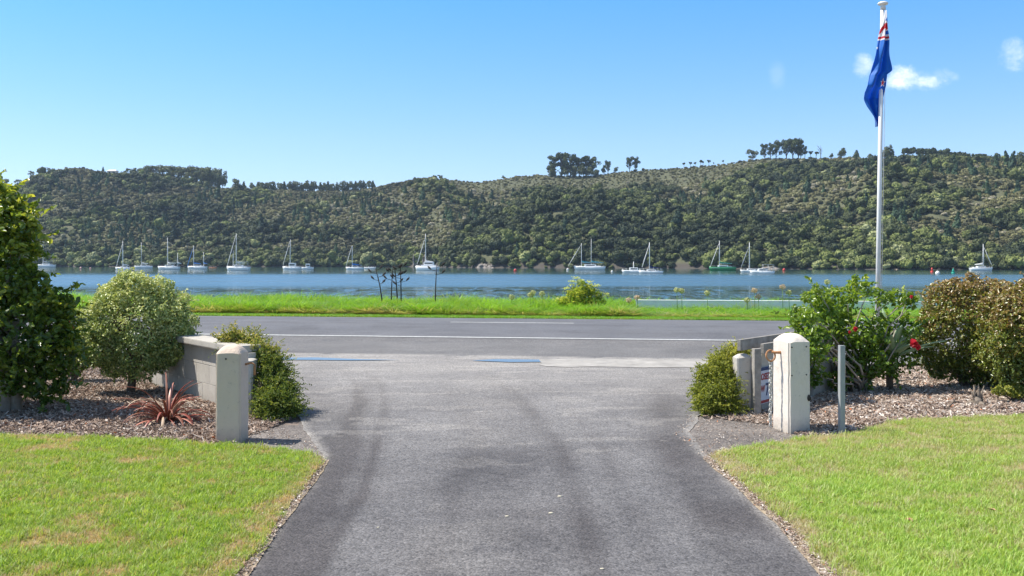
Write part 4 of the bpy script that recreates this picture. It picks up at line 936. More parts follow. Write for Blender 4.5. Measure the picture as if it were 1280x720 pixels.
mi[(cyf > 30) & (cyf < 40) & (cxf > 1104.8) & (dg <= 9)] = 2
mi[(cyf > 39.5) & (cyf < 45) & (cxf > 1102.2 + (45 - cyf) * .5)] = 0
mi[(cyf > 47.8) & (cyf < 50.6)] = 2
def star(cx, cy, r, sq=.6, rot=0):
    dx = (cxf - cx) / sq; dy = cyf - cy; th = np.arctan2(dx, -dy) + rot; k = np.abs((th / (2 * math.pi / 5)) % 1 - .5) * 2
    return np.hypot(dx, dy) < r * (.42 + .58 * k ** 1.3)
s1_ = star(1101, 104.5, 5.6); s2_ = star(1101, 104.5, 3.6); mi[s1_] = 1; mi[s2_] = 2
mi[star(1092.8, 62, 2.6)] = 1; mi[star(1100.6, 76, 3.0)] = 3
mi[star(1098, 132, 2.0)] = 3
me.polygons.foreach_set('material_index', mi.ravel().astype(np.int32)); me.update()
fl = mobj('flag', me); fl.location = (fx(1100), YP, 0); tag(fl, 'limp blue ensign with union cross corner and red star drooping down the flagpole', 'flag')
md = fl.modifiers.new('cloth_thickness', 'SOLIDIFY'); md.thickness = .003
# the hidden rear fold peeking out right of the pole
q = np.linspace(0, 1, 24); A_ = np.linspace(112, 145.5, 24); XX_ = np.stack([0 * q + 1099, np.interp(A_, [112, 120, 138, 145.5], [1104.6, 1105, 1106, 1106.3])], 1)
XX_ = XX_[:, :1] + (XX_[:, 1:] - XX_[:, :1]) * np.linspace(0, 1, 8)[None]; YA = np.repeat(A_[:, None], 8, 1)
me = gridmesh('rear_fold', fx(XX_) - fx(1100), .11 + .015 * np.sin(np.linspace(0, 4, 8))[None] + 0 * XX_, CAMH - (YA - HOR) / F * YP, FM[0]); mobj('rear_fold', me, fl)

# ------------------------------------------------------------------ shrubs
def W(px, py, rpx, Y): p = P(px, py, Y); return (p.x, p.y, p.z, rpx / F * Y)
M_glossy = foliage('glossy_dark_leaves', [(0, (.030, .058, .012)), (.45, (.075, .14, .022)), (.75, (.19, .26, .035)), (1, (.45, .47, .07))], .42, .28, spec=.55)
M_varieg = foliage('variegated_leaves', [(0, (.07, .125, .03)), (.35, (.19, .28, .075)), (.65, (.49, .56, .21)), (1, (.74, .74, .38))], .18, .4, spec=.5)
M_juni = foliage('creeping_needles', [(0, (.045, .085, .018)), (.45, (.12, .18, .03)), (.8, (.30, .33, .07)), (1, (.48, .42, .15))], .3, .55)
M_juni2 = foliage('creeping_olive_leaves', [(0, (.09, .13, .02)), (.5, (.25, .29, .045)), (1, (.48, .47, .12))], .35, .5)
M_hib = foliage('hibiscus_leaves', [(0, (.035, .08, .010)), (.45, (.10, .185, .02)), (.85, (.23, .34, .04)), (1, (.45, .50, .10))], .38, .3, spec=.55)
M_bronze = foliage('bronze_leaves', [(0, (.05, .07, .015)), (.3, (.14, .19, .03)), (.6, (.25, .26, .05)), (.82, (.25, .15, .06)), (1, (.38, .29, .14))], .25, .3, spec=.6)
M_wood2 = plain('shrub_wood', (.15, .115, .085), .9, .35, 14, bump=.6, bscale=40)
M_gwood = plain('pale_branch', (.33, .29, .24), .9, .25, 14, bump=.5, bscale=40)
def branches(root, base, tips, r0, mat, seed, name='branch', n=6, sag=.12):
    g = random.Random(seed)
    b = BM()
    for t in tips:
        bs = Vector(base) + Vector((g.uniform(-1, 1), g.uniform(-1, 1), 0)) * r0 * 1.5; t = Vector(t); pts = []
        for k in range(n + 1):
            f = k / n; p = bs.lerp(t, f); p += Vector((g.uniform(-1, 1), g.uniform(-1, 1), g.uniform(-.5, .5))) * sag * (t - bs).length * (f * (1 - f)) * 1.3
            p.x = bs.x + (p.x - bs.x) * (.5 + .5 * f) if k < n else p.x; pts.append(p)
        b.tube(pts, [r0 * (1 - .75 * k / n) for k in range(n + 1)], 6)
    return b.done(name, mat, root)
def sprigs(S, n, ln, nl, seed, up=.35):
    g = np.random.default_rng(seed + 77); p, d = lobe_points([(x, y, z, r, r, r) for x, y, z, r in S], n, seed + 7, .15)
    d = d + np.array([0, 0, up]) + g.normal(0, .25, d.shape); d /= np.linalg.norm(d, axis=1)[:, None]
    L = ln * g.uniform(.4, 1.25, len(p)); f = np.linspace(.05, 1, nl); pos = p[:, None] + d[:, None] * (L[:, None] * f[None])[..., None] + np.array([0, 0, -.25]) * ((L[:, None] * f[None]) ** 2)[..., None] / ln
    dd = np.repeat(d, nl, 0); sdv = np.cross(dd, g.normal(0, 1, dd.shape)); sdv /= np.linalg.norm(sdv, axis=1)[:, None] + 1e-9
    return pos.reshape(-1, 3) + sdv * .008, dd * .75 + sdv * .8, np.repeat(g.random(len(p)), nl)
def shrub(name, lobes, n, size, mat, label, cat, base, aspect=.5, seed=1, sub=7, fr=.42, inner=.3, spread=.7, fold=.18, tint=None, trunk=None, wood=M_wood2, twigs=40, shoots=0, shoot_len=.12, shoot_n=7, shoot_size=None, **kw):
    root = empty(name, (base[0], base[1], 0)); tag(root, label, cat)
    off = np.array([base[0], base[1], 0]); S = sublobes(lobes, sub, fr, seed)
    p, d = lobe_points([(x, y, z, r, r, r) for x, y, z, r in S], n, seed, inner)
    k = p[:, 2] > .03; p, d = p[k], d[k]
    t = None if tint is None else tint(p, np.random.default_rng(seed))
    dn = d * .75 + np.array([-.15, -.1, .55])
    szs = np.full(len(p), size); al = None
    if shoots:
        q, a_, tt = sprigs(S, shoots, shoot_len, shoot_n, seed); k = q[:, 2] > .02; q, a_, tt = q[k], a_[k], tt[k]
        if t is None: t = np.random.default_rng(seed).random(len(p))
        ts = (tt * .6 + .35) if tint is None else np.clip(tint(q, np.random.default_rng(seed + 1)) + .12 * tt, 0, 1)
        g0 = np.random.default_rng(seed + 3); al = np.concatenate([g0.normal(0, 1, p.shape), a_]); p = np.concatenate([p, q]); dn = np.concatenate([dn, np.tile([-.1, -.2, .8], (len(q), 1))]); t = np.concatenate([t, ts]); szs = np.concatenate([szs, np.full(len(q), shoot_size or size)])
    leaves('foliage', p - off, dn, szs, mat, root, aspect, t, seed, fold, spread, along=al)
    g = random.Random(seed + 5); tips = [tuple(np.array(S[g.randrange(len(S))][:3]) - off) for _ in range(twigs)]
    if trunk:
        b = BM()
        for (pts, rad) in trunk: b.tube([tuple(np.array(q) - off) for q in pts], rad, 9)
        b.done('trunk', wood, root, jit=.006)
        c0 = np.array(trunk[0][0][-1]) - off; branches(root, c0, tips, .014, wood, seed)
    else: branches(root, (0, 0, 0), tips, .012, wood, seed)
    return root
# left: dark glossy tree, runs out of frame
YT = 10.9
lob = [W(-70, 300, 90, YT + .3), W(-10, 275, 40, YT), W(24, 282, 24, YT), W(4, 256, 26, YT + .1), W(25, 302, 20, YT), W(14, 315, 30, YT), W(0, 350, 44, YT - .1), W(32, 385, 38, YT), W(62, 378, 26, YT + .1), W(80, 392, 16, YT), W(56, 420, 38, YT - .1), W(20, 418, 52, YT - .2), W(68, 448, 26, YT), W(58, 478, 28, YT), W(50, 350, 12, YT), W(76, 425, 20, YT), W(34, 468, 30, YT - .1), W(-60, 395, 80, YT)]
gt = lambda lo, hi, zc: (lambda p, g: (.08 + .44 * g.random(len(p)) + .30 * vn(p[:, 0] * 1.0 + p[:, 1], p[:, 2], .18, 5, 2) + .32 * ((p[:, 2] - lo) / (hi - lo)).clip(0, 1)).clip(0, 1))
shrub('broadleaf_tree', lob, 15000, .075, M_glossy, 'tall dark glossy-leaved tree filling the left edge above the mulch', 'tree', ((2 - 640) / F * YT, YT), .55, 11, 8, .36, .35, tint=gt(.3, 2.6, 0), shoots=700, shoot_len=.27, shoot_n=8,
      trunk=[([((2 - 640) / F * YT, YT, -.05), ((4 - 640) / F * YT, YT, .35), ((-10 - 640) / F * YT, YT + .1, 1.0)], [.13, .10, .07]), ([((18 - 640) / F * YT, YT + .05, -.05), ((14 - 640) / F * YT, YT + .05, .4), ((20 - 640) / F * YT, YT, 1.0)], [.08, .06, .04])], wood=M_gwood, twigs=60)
# small red flowered shrub in the gap behind
YR = 13.6
sh = shrub('flowering_shrub', [W(88, 400, 16, YR), W(95, 425, 18, YR), W(80, 440, 20, YR), W(100, 450, 16, YR)], 2600, .045, M_hib, 'loose shrub with small red flowers half hidden between dark tree and variegated shrub', 'shrub', ((92 - 640) / F * YR, YR), seed=12, sub=5)
M_redp = foliage('red_petals', [(0, (.45, .01, .02)), (1, (.70, .03, .06))], .4, .5)
M_scar = foliage('scarlet_petals', [(0, (.75, .04, .01)), (1, (.85, .10, .02))], .4, .5)
def flower(root, loc, r, mat, seed, off=(0, 0)):
    g = np.random.default_rng(seed); n = 16; a = np.arange(n) * 2.399; d = np.stack([np.cos(a), -.5 + 0 * a, np.sin(a)], 1); rr = np.linspace(.25, .62, n)[:, None] * r
    p = np.array(loc) + d * rr; tmp = leaves('flower', p, d * .5 + np.array([-.1, -1, .3]), r * .95, mat, root, .85, None, seed, .25, .35, along=d)
    me = tmp.data; return tmp
for i, (px, py, r) in enumerate(((80, 408, .045), (91, 411, .035), (86, 402, .025))):
    q = P(px, py, YR - .3); flower(sh, (q.x - sh.location.x, q.y - sh.location.y, q.z), r, M_redp, i + 50)
# variegated round shrub on short trunk
YV = 12.4; cxv = 170
lob = [W(172, 412, 60, YV), W(135, 400, 36, YV), W(205, 395, 36, YV), W(165, 375, 36, YV), W(190, 372, 30, YV), W(128, 432, 30, YV), W(212, 425, 32, YV), W(140, 375, 24, YV + .1), W(170, 440, 40, YV - .1), W(224, 405, 24, YV), W(112, 412, 18, YV), W(118, 440, 22, YV), W(145, 455, 20, YV), W(222, 432, 24, YV), W(196, 448, 22, YV), W(170, 362, 24, YV), W(150, 425, 40, YV)]
xb = (163 - 640) / F * YV
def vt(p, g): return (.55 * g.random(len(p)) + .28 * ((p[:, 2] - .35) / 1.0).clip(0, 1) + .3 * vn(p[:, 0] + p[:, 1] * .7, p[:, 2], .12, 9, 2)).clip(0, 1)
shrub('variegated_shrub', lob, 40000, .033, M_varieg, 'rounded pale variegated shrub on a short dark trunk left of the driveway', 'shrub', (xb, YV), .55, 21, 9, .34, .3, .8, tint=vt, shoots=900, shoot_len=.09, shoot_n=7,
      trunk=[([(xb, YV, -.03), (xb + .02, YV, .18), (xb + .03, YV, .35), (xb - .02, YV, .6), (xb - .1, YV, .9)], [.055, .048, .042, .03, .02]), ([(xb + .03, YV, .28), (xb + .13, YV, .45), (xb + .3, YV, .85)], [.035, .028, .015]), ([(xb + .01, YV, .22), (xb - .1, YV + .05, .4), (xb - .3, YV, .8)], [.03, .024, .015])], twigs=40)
# left creeping shrub spilling over the wall
lob = [W(282, 424, 8, 11.3), W(296, 424, 10, 11.3), W(314, 430, 12, 11.2), W(330, 444, 15, 11.0), W(341, 466, 20, 10.9), W(348, 490, 22, 10.7), W(352, 508, 22, 10.5), W(341, 513, 20, 10.4), W(360, 515, 14, 10.5)]
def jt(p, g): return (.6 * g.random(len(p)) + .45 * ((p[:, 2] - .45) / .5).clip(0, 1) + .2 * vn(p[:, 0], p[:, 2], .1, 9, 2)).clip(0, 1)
shrub('creeping_shrub', lob, 17000, .035, M_juni, 'dark green needled creeper tumbling over the wall end beside the left gate post', 'shrub', (-2.55, 10.75), .28, 31, 8, .35, .45, .9, tint=jt, twigs=30, shoots=1500, shoot_len=.17, shoot_n=9, shoot_size=.034)
# right creeping shrub
lob = [W(925, 442, 12, 11.2), W(912, 450, 15, 11.1), W(900, 464, 20, 11.0), W(892, 484, 24, 10.9), W(890, 502, 22, 10.75), W(905, 500, 24, 10.75), W(912, 476, 18, 10.9), W(884, 508, 13, 10.6)]
shrub('creeping_shrub', lob, 15000, .032, M_juni2, 'olive yellow creeper mounded against the right wall pilaster', 'shrub', (2.25, 10.95), .32, 33, 8, .35, .45, .9, tint=jt, twigs=30, shoots=1300, shoot_len=.13, shoot_n=8)
# hibiscus
YH = 12.6
HL = [(1000, 392, 13), (1008, 372, 9), (1025, 385, 22), (1045, 392, 22), (1030, 408, 24), (1060, 380, 15), (1066, 358, 13), (1085, 364, 10), (1100, 374, 10), (1118, 372, 13), (1135, 372, 10), (1020, 430, 22), (1050, 425, 26), (1078, 420, 20), (1095, 430, 20), (1120, 425, 22), (1142, 415, 12), (1065, 450, 24), (1035, 455, 22), (1090, 455, 22), (1115, 455, 20), (1138, 445, 12), (1050, 475, 18), (1080, 478, 16), (1020, 470, 16), (1100, 402, 10), (1128, 402, 12), (1040, 365, 9), (1022, 362, 8), (1012, 398, 14), (994, 402, 10), (1018, 445, 16), (1018, 420, 16), (1005, 412, 12), (1140, 380, 8)]
lob = [W(x, y, r, (YH + (.25 if i % 3 == 0 else -.2 if i % 3 == 1 else 0)) - (.9 if x < 1024 and y > 395 else 0)) for i, (x, y, r) in enumerate(HL)]
xh = (1062 - 640) / F * YH
hb = shrub('hibiscus', lob, 6400, .060, M_hib, 'open hibiscus bush with bright green leaves and dark red flowers under the flagpole', 'shrub', (xh, YH), .55, 41, 3, .5, .6, .9, tint=gt(.1, 1.5, 0), twigs=2, shoots=260, shoot_len=.2, shoot_n=7)
rx0 = np.array([xh, YH, 0]); tips = [tuple(np.array(l[:3]) - rx0) for l in lob]
branches(hb, (-.1, 0, 0), tips[:16], .020, M_gwood, 42, sag=.3); branches(hb, (.15, 0, 0), tips[10:], .018, M_gwood, 43, sag=.3)
for i, (px, py, r, m_) in enumerate(((1142, 429, .058, M_redp), (1147, 434, .04, M_redp), (1069, 411, .034, M_redp), (1062, 415, .022, M_redp), (1016, 453, .032, M_scar), (1139, 371, .026, M_redp))):
    q = P(px, py, YH - .45); flower(hb, (q.x - xh, q.y - YH, q.z), r, m_, i + 70)
# agave behind
M_agave = plain('agave_leaf', (.30, .42, .25), .5, .18, 5)
def blade_plant(name, base, spec, mats, label, cat, leafname='leaf', seg=9, chan=.25):
    root = empty(name, base); tag(root, label, cat)
    for i, (az, el, Ln, wd, droop, mt) in enumerate(spec):
        d = Vector((math.sin(az), math.cos(az), 0)); s = Vector((d.y, -d.x, 0)); pts = []; p = d * .02; a = el; V = []; 
        for k in range(seg + 1):
            f = k / seg; w_ = wd * (.55 + .45 * math.sin(min(1, f * 2.2) * math.pi / 2)) * (1 - f ** 2.6) + .0008
            n_ = (-d * math.sin(a) + Vector((0, 0, 1)) * math.cos(a))
            V += [p - s * w_ + n_ * w_ * chan, p - n_ * .002, p + s * w_ + n_ * w_ * chan]
            p = p + (d * math.cos(a) + Vector((0, 0, 1)) * math.sin(a)) * (Ln / seg); a -= droop / seg * (.5 + f * 1.2)
        Fs = [(3 * k, 3 * k + 1, 3 * k + 4, 3 * k + 3) for k in range(seg)] + [(3 * k + 1, 3 * k + 2, 3 * k + 5, 3 * k + 4) for k in range(seg)]
        o = mobj(leafname, npmesh(leafname, [v[:] for v in V], Fs, mats[mt], True), root)
        sm = o.modifiers.new('thickness', 'SOLIDIFY'); sm.thickness = .004 if cat != 'agave' else .012
    return root
g = random.Random(5); spec = []
for i in range(22): spec.append((i * 2.399 + g.uniform(-.2, .2), R(14 + 60 * (1 - i / 22) + g.uniform(-6, 6)), g.uniform(.55, .72), g.uniform(.055, .075), R(22), 0))
blade_plant('agave', (P(1112, 400, 12.75).x, 12.75, .40), spec, [M_agave], 'pale blue-green agave with broad leaves behind the hibiscus', 'agave')
bb = BM(); bb.tube([(P(1112, 400, 12.75).x, 12.75, -.03), (P(1112, 400, 12.75).x, 12.75, .46)], [.045, .05], 8); ao = [o for o in COL.objects if o.name.startswith('agave')][0]
st_ = bb.done('stem', M_wood2, ao); bpy.context.view_layer.update(); st_.matrix_parent_inverse = ao.matrix_world.inverted()
# red flax
M_fx = [plain('flax_red', (.27, .065, .04), .45, .3, 20), plain('flax_pink', (.48, .20, .14), .45, .25, 20), plain('flax_bronze', (.22, .08, .045), .5, .3, 20), plain('flax_tan', (.42, .30, .20), .6, .2, 20)]
xf_, yf_ = G(203, 531); spec = []
for i in range(74):
    spec.append((g.uniform(0, 6.28), R(g.choice([20, 35, 50, 62, 75]) + g.uniform(-8, 8)), g.uniform(.38, .66), g.uniform(.011, .020), R(g.uniform(60, 150)), g.choice([0, 0, 0, 1, 1, 2, 2, 2]) if i % 11 else 3))
blade_plant('red_flax', (xf_, yf_ + .15, .0), spec, M_fx, 'red-bladed flax clump arching over mulch beside the left gate post', 'flax', 'blade', seg=10)
# bronze shrubs
YB = 13.0
lob = [W(1200, 400, 46, YB), W(1180, 385, 28, YB), W(1215, 372, 28, YB), W(1240, 380, 26, YB), W(1168, 410, 22, YB), W(1172, 440, 26, YB), W(1205, 440, 34, YB), W(1240, 430, 36, YB), W(1190, 362, 16, YB), W(1235, 362, 16, YB), W(1185, 458, 20, YB), W(1215, 462, 22, YB), W(1245, 462, 24, YB), W(1258, 440, 30, YB), W(1225, 450, 28, YB), W(1262, 400, 34, YB), W(1250, 375, 24, YB), W(1160, 430, 18, YB), W(1190, 420, 44, YB), W(1215, 360, 18, YB), W(1255, 465, 22, YB), W(1170, 463, 12, YB)]
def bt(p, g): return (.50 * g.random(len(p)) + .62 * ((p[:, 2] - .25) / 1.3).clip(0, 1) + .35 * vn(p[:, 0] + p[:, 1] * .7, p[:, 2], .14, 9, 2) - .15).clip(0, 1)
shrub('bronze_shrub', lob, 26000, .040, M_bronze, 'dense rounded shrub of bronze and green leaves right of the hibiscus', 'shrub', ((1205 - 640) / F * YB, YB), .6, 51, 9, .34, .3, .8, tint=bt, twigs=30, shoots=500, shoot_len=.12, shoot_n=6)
YC = 11.7
lob = [W(1250, 415, 30, 12.2), W(1256, 448, 28, 12.1), W(1250, 383, 26, 12.2), W(1240, 440, 24, 12.4), W(1254, 362, 14, 12.4), W(1290, 420, 50, YC), W(1262, 395, 24, YC), W(1300, 380, 40, YC), W(1258, 430, 22, YC), W(1268, 455, 24, YC), W(1275, 478, 18, YC), W(1300, 480, 22, YC), W(1262, 470, 14, YC), W(1300, 460, 30, YC), W(1285, 370, 20, YC), W(1340, 420, 60, YC)]
shrub('bronze_shrub', lob, 22000, .040, M_bronze, 'dense bronze-leaved shrub cut by the right edge of the view', 'shrub', ((1300 - 640) / F * YC, YC), .6, 53, 9, .34, .3, .8, tint=bt, twigs=30, shoots=500, shoot_len=.12, shoot_n=6)
lob = [W(1248, 489, 7, 11.6), W(1262, 489, 8, 11.6), W(1276, 490, 9, 11.6), W(1290, 488, 10, 11.6)]
shrub('seedling_shrub', lob, 1500, .035, M_juni2, 'low green tuft of leaves on mulch at the foot of the right edge shrub', 'shrub', ((1268 - 640) / F * 11.6, 11.6), .5, 55, 5, .5, .5, .9, twigs=8)
# stump, fallen sticks
xs_, ys_ = G(1222, 507); b = BM(); g = random.Random(12); b.tube([(0, 0, -.03), (0, 0, .05), (.01, 0, .09)], [.075, .06, .03], 11)
for k in range(13):
    a_ = g.uniform(0, 6.28); r_ = g.uniform(.01, .06); h_ = g.uniform(.08, .27) * (1.2 - r_ * 8); x_, y_ = math.cos(a_) * r_, math.sin(a_) * r_; b.tube([(x_, y_, 0), (x_ * 1.1, y_ * 1.1, h_ * .6), (x_ * 1.3 + g.uniform(-.015, .015), y_ * 1.3, h_)], [g.uniform(.014, .03), .014, .003], 5)
for k in range(4):
    a_ = g.uniform(0, 6.28); b.tube([(0, 0, .03), (math.cos(a_) * .09, math.sin(a_) * .09, .03), (math.cos(a_) * .15, math.sin(a_) * .15, -.01)], [.03, .02, .008], 6)
for v in b.b.verts: v.co += mnoise.noise_vector(v.co * 22) * .028
o = b.done('stump', plain('stump_wood', (.22, .18, .14), .95, .4, 25, bump=1, bscale=60), None); o.location = (xs_, ys_, 0); tag(o, 'small splintered grey stump in the mulch near the right edge', 'stump')
for i, (pa, pb_, lb) in enumerate((((1105, 490), (1145, 478), 'bent pale stick lying in the mulch under the hibiscus right side'), ((1185, 512), (1203, 509), 'short dark stick on the mulch left of the stump'))):
    a_ = Vector((*G(*pa), .02)); c_ = Vector((*G(*pb_), .05)); b = BM(); mid = a_.lerp(c_, .5) + Vector((0, .03, .04)); b.tube([a_, mid, c_], [.012, .010, .005], 6); b.tube([mid, mid + Vector((.05, .05, .05))], [.006, .003], 5)
    tag(b.done('stick', M_gwood if i == 0 else M_wood2, None, jit=.01), lb, 'stick')

# ------------------------------------------------------------------ far side of the road: flax stalks, fennel, agapanthus, low wall
M_stalk = plain('flower_stalk', (.05, .035, .03), .8, .2)
YF = 33.0; gz = -.01
def stalk(px, ybot, ytop, lean, pods, label, seed):
    g = random.Random(seed); x = (px - 640) / F * YF; z1 = CAMH - (ytop - HOR) / F * YF; b = BM(); tx = lean / F * YF
    root = empty('flax_stalk', (x, YF, 0)); tag(root, label, 'flower stalk', 'dark flax flower stalks on the far verge')
    f_ = lambda t: Vector((tx * t * t, 0, z1 * t)); b.tube([f_(t) for t in (0, .3, .6, .85, 1)], [.028, .024, .019, .015, .008], 6); b.done('stem', M_stalk, root)
    for k in range(pods):
        t = 1 - .055 - .08 * k; p = f_(t); s = (-1) ** k; ln_ = g.uniform(.10, .22); e = p + Vector((s * ln_, g.uniform(-.1, .1), .05)); b = BM(); b.tube([p, e], .008, 5)
        for j in range(3): b.tube([e + Vector((s * .03 * j, 0, .02 * j)), e + Vector((s * .03 * j + s * .04, 0, .09 + .02 * j))], [.022, .012], 5)
        b.done('seed_pod', M_stalk, root)
for a_ in ((478, 372, 335, -9, 5, 'leftmost dark flax stalk with seed pods leaning left', 1), (489, 372, 334, 2, 4, 'short upright dark stalk second from the left of the flax group', 2), (497, 372, 333, -4, 5, 'third dark stalk from the left in the flax group', 3), (501.5, 372, 331, -1, 6, 'rightmost dark stalk of the flax group with most seed pods', 4), (544, 372, 331, 2, 3, 'lone dark flower stalk standing apart in front of the catamaran', 5)): stalk(*a_)
YN = 32.0; M_fen = foliage('fennel_leaf', [(0, (.14, .22, .03)), (.5, (.28, .38, .06)), (1, (.62, .64, .16))], .6, .6)
M_fenf = foliage('fennel_flower', [(0, (.50, .55, .12)), (1, (.72, .72, .20))], .3, .7)
lob = [W(706, 378, 9, YN), W(750, 378, 9, YN), W(727, 372, 17, YN), W(715, 376, 15, YN), W(740, 376, 15, YN), W(727, 362, 11, YN), W(736, 364, 9, YN), W(718, 366, 8, YN)]
fen = shrub('fennel', lob, 3600, .095, M_fen, 'yellow-green fennel clump rising above the tall grass by the water', 'plant', ((727 - 640) / F * YN, YN), .16, 61, 5, .5, .8, .9, twigs=26, wood=M_fen)
pp = []; g2 = np.random.default_rng(4)
for (x, y) in [(711, 368), (733, 362), (728, 366), (741, 368), (719, 361), (737, 352), (703, 372), (699, 374), (708, 360), (714, 351), (720, 352), (716, 356), (724, 354), (729, 355), (735, 356), (740, 358), (743, 363), (750, 366), (757, 367), (758, 370), (726, 350), (731, 360), (712, 364), (746, 357), (721, 347)]:
    c_ = P(x, y, YN); pp.append(np.array(c_) + g2.normal(0, .045, (34, 3)) * np.array([1.4, 1, .5]))
pp = np.concatenate(pp) - np.array([(727 - 640) / F * YN, YN, 0]); leaves('flower_head', pp, np.tile([0, 0, 1], (len(pp), 1)), .045, M_fenf, fen, .8, None, 5, .1, .5)
bb = BM()
for (x, y) in [(703, 372), (708, 360), (714, 351), (724, 354), (735, 356), (750, 366), (757, 367), (721, 347), (746, 357)]:
    c_ = P(x, y, YN); bb.tube([(0, 0, .2), (c_.x - fen.location.x, 0, c_.z)], [.012, .006], 5)
bb.done('stem', M_fen, fen)
M_aga = foliage('agapanthus_seedhead', [(0, (.34, .38, .16)), (1, (.62, .62, .32))], .2, .7); M_agat = foliage('dry_seedhead', [(0, (.48, .36, .26)), (1, (.68, .56, .42))], .2, .7)
M_gst = plain('green_stem', (.16, .26, .06), .7, .2)
AG = [(639.5, 371.5, 0, 'lowest round green seedhead far left of the fennel'), (663, 369, 0, 'left seedhead of the touching green pair left of the fennel'), (666, 366, 0, 'right seedhead of the touching green pair left of the fennel'), (677.5, 367, 0, 'round green seedhead just left of the fennel'), (786, 375, 1, 'left brown dried seedhead by the end of the low wall'), (796.5, 372, 1, 'right brown dried seedhead by the end of the low wall'), (846, 362.5, 0, 'left of two touching pale seedheads above the low wall'), (852, 363.5, 0, 'right of two touching pale seedheads above the low wall'), (884, 366.5, 0, 'single pale green seedhead above the middle of the low wall'), (934, 375, 0, 'short pale seedhead level with the low wall top'), (943, 363, 1, 'tall tan seedhead on bare stem above the low wall'), (948, 371, 1, 'dry brown seedhead right below the tall tan one'), (978, 358.5, 1, 'tall tan seedhead on a long stem left of the hibiscus'), (986, 366, 0, 'faint pale seedhead beside the long stemmed tan one'), (1034, 352.5, 0, 'pale seedhead above the left side of the hibiscus'), (1147, 371.5, 2, 'white flower head between hibiscus and bronze shrub')]
for i, (x, y, k, lb) in enumerate(AG):
    c_ = P(x, y, 31.6); root = empty('agapanthus', (c_.x, 31.6, 0)); tag(root, lb, 'flower', 'agapanthus heads in the far verge')
    d = g2.normal(0, 1, (150, 3)); d /= np.linalg.norm(d, axis=1)[:, None]; hp = d * .10 * g2.uniform(.6, 1, (150, 1)) * np.array([1, 1, .85]) + np.array([0, 0, c_.z])
    leaves('seed_head', hp, d, .05, (M_aga, M_agat, M_varieg)[k], root, .45, None, i, .1, .5); BM().tube([(.02, 0, 0), (0, 0, c_.z)], [.011, .008], 6).done('stem', M_gst, root)
# low pale wall
z0 = CAMH - (375.5 - HOR) / F * 33; wv = empty('low_wall', ((795 - 640) / F * 33.0, 33.0, 0), -AL); tag(wv, 'long low pale grey wall among the grass across the road', 'wall')
M_pw = plain('pale_wall_paint', (.84, .84, .84), .8, .12, 2)
BM().box((7.5, 0, (z0 + -.1) / 2), (15, .22, z0 + .1), bev=.01).done('wall_body', M_pw, wv); BM().box((7.5, 0, z0 + .010), (15.04, .24, .02), bev=.004).done('cap', M_pw, wv)

# ------------------------------------------------------------------ grass, mulch chips
def blades(name, n, r, h, w_, mat, seed, bend=.5, lean=.4):
    g = np.random.default_rng(seed); V = []; Fs = []; T_ = []
    a = g.uniform(0, 6.28, n); rr = r * np.sqrt(g.random(n)); x = np.cos(a) * rr; y = np.sin(a) * rr; az = g.uniform(0, 6.28, n); H = h * g.uniform(.5, 1.2, n); ln_ = lean * H * g.uniform(.1, 1.2, n)
    dx, dy = np.cos(az), np.sin(az); sx, sy = -dy * w_, dx * w_
    lv = []
    for f, ww in ((0, 1), (.4, .95), (.75, .65)):
        o = ln_ * f ** 1.7; z = H * (f - bend * .30 * f * f)
        lv += [np.stack([x + dx * o - sx * ww, y + dy * o - sy * ww, z], 1), np.stack([x + dx * o + sx * ww, y + dy * o + sy * ww, z], 1)]
    lv.append(np.stack([x + dx * ln_, y + dy * ln_, H * (1 - bend * .34)], 1)); V = np.stack(lv, 1).reshape(-1, 3); i = np.arange(n)[:, None] * 7
    tris = np.concatenate([i + [[0, 1, 3]], i + [[0, 3, 2]], i + [[2, 3, 5]], i + [[2, 5, 4]], i + [[4, 5, 6]]])
    return bpy.data.objects.new(name, npmesh(name, V, tris, mat))
M_gr = foliage('lawn_blades', [(0, (.52, .40, .25)), (.18, (.46, .42, .21)), (.36, (.34, .39, .11)), (.55, (.24, .37, .045)), (.75, (.33, .47, .065)), (.9, (.45, .57, .13)), (1, (.16, .28, .035))], .4, .5, True, .35, 1.5)
M_gr2 = foliage('dry_lawn_blades', [(0, (.54, .47, .31)), (.2, (.52, .50, .28)), (.42, (.40, .47, .15)), (.62, (.31, .46, .08)), (.8, (.42, .57, .11)), (.92, (.55, .66, .22)), (1, (.25, .42, .07))], .38, .5, True, .35, 1.4)
M_tall = foliage('tall_blades', [(0, (.50, .44, .24)), (.15, (.28, .36, .07)), (.45, (.14, .30, .025)), (.75, (.23, .45, .04)), (.9, (.33, .52, .07)), (1, (.09, .20, .02))], .45, .45, True, .4, 1.5)
def lawn(name, poly, mat, seed, label, dry, n=52000, bx=None):
    g = np.random.default_rng(seed); P_ = np.array(poly); xs = g.uniform(bx[0], bx[1], n); ys = bx[2] + (bx[3] - bx[2]) * g.random(n) ** 1.0
    k = inpoly(xs, ys, poly); edge = 0
    xs, ys = xs[k], ys[k]; m = len(xs)
    t = dry(xs, ys) + g.normal(0, .24, m); z = np.full(m, .018)
    s = g.uniform(.45, 1.5, m) * (.75 + .5 * vn(xs, ys, .35, 77)); s = s * np.where(t < .25, .7, 1)
    rot = np.stack([g.normal(0, .12, m), g.normal(0, .12, m), g.uniform(0, 6.28, m)], 1)
    pr = [blades('lawn_tuft_%s_%d' % (name[-1], i), 16, .035, .042, .0018, mat, seed + i, .5, 1.0) for i in range(5)]
    o = scatter('lawn_grass', np.stack([xs, ys, z], 1), rot, np.stack([s, s, s * g.uniform(.7, 1.2, m)], 1), g.integers(0, 5, m), t.clip(.02, 1), pr)
    tag(o, label, 'grass', kind='stuff'); print(name, m)
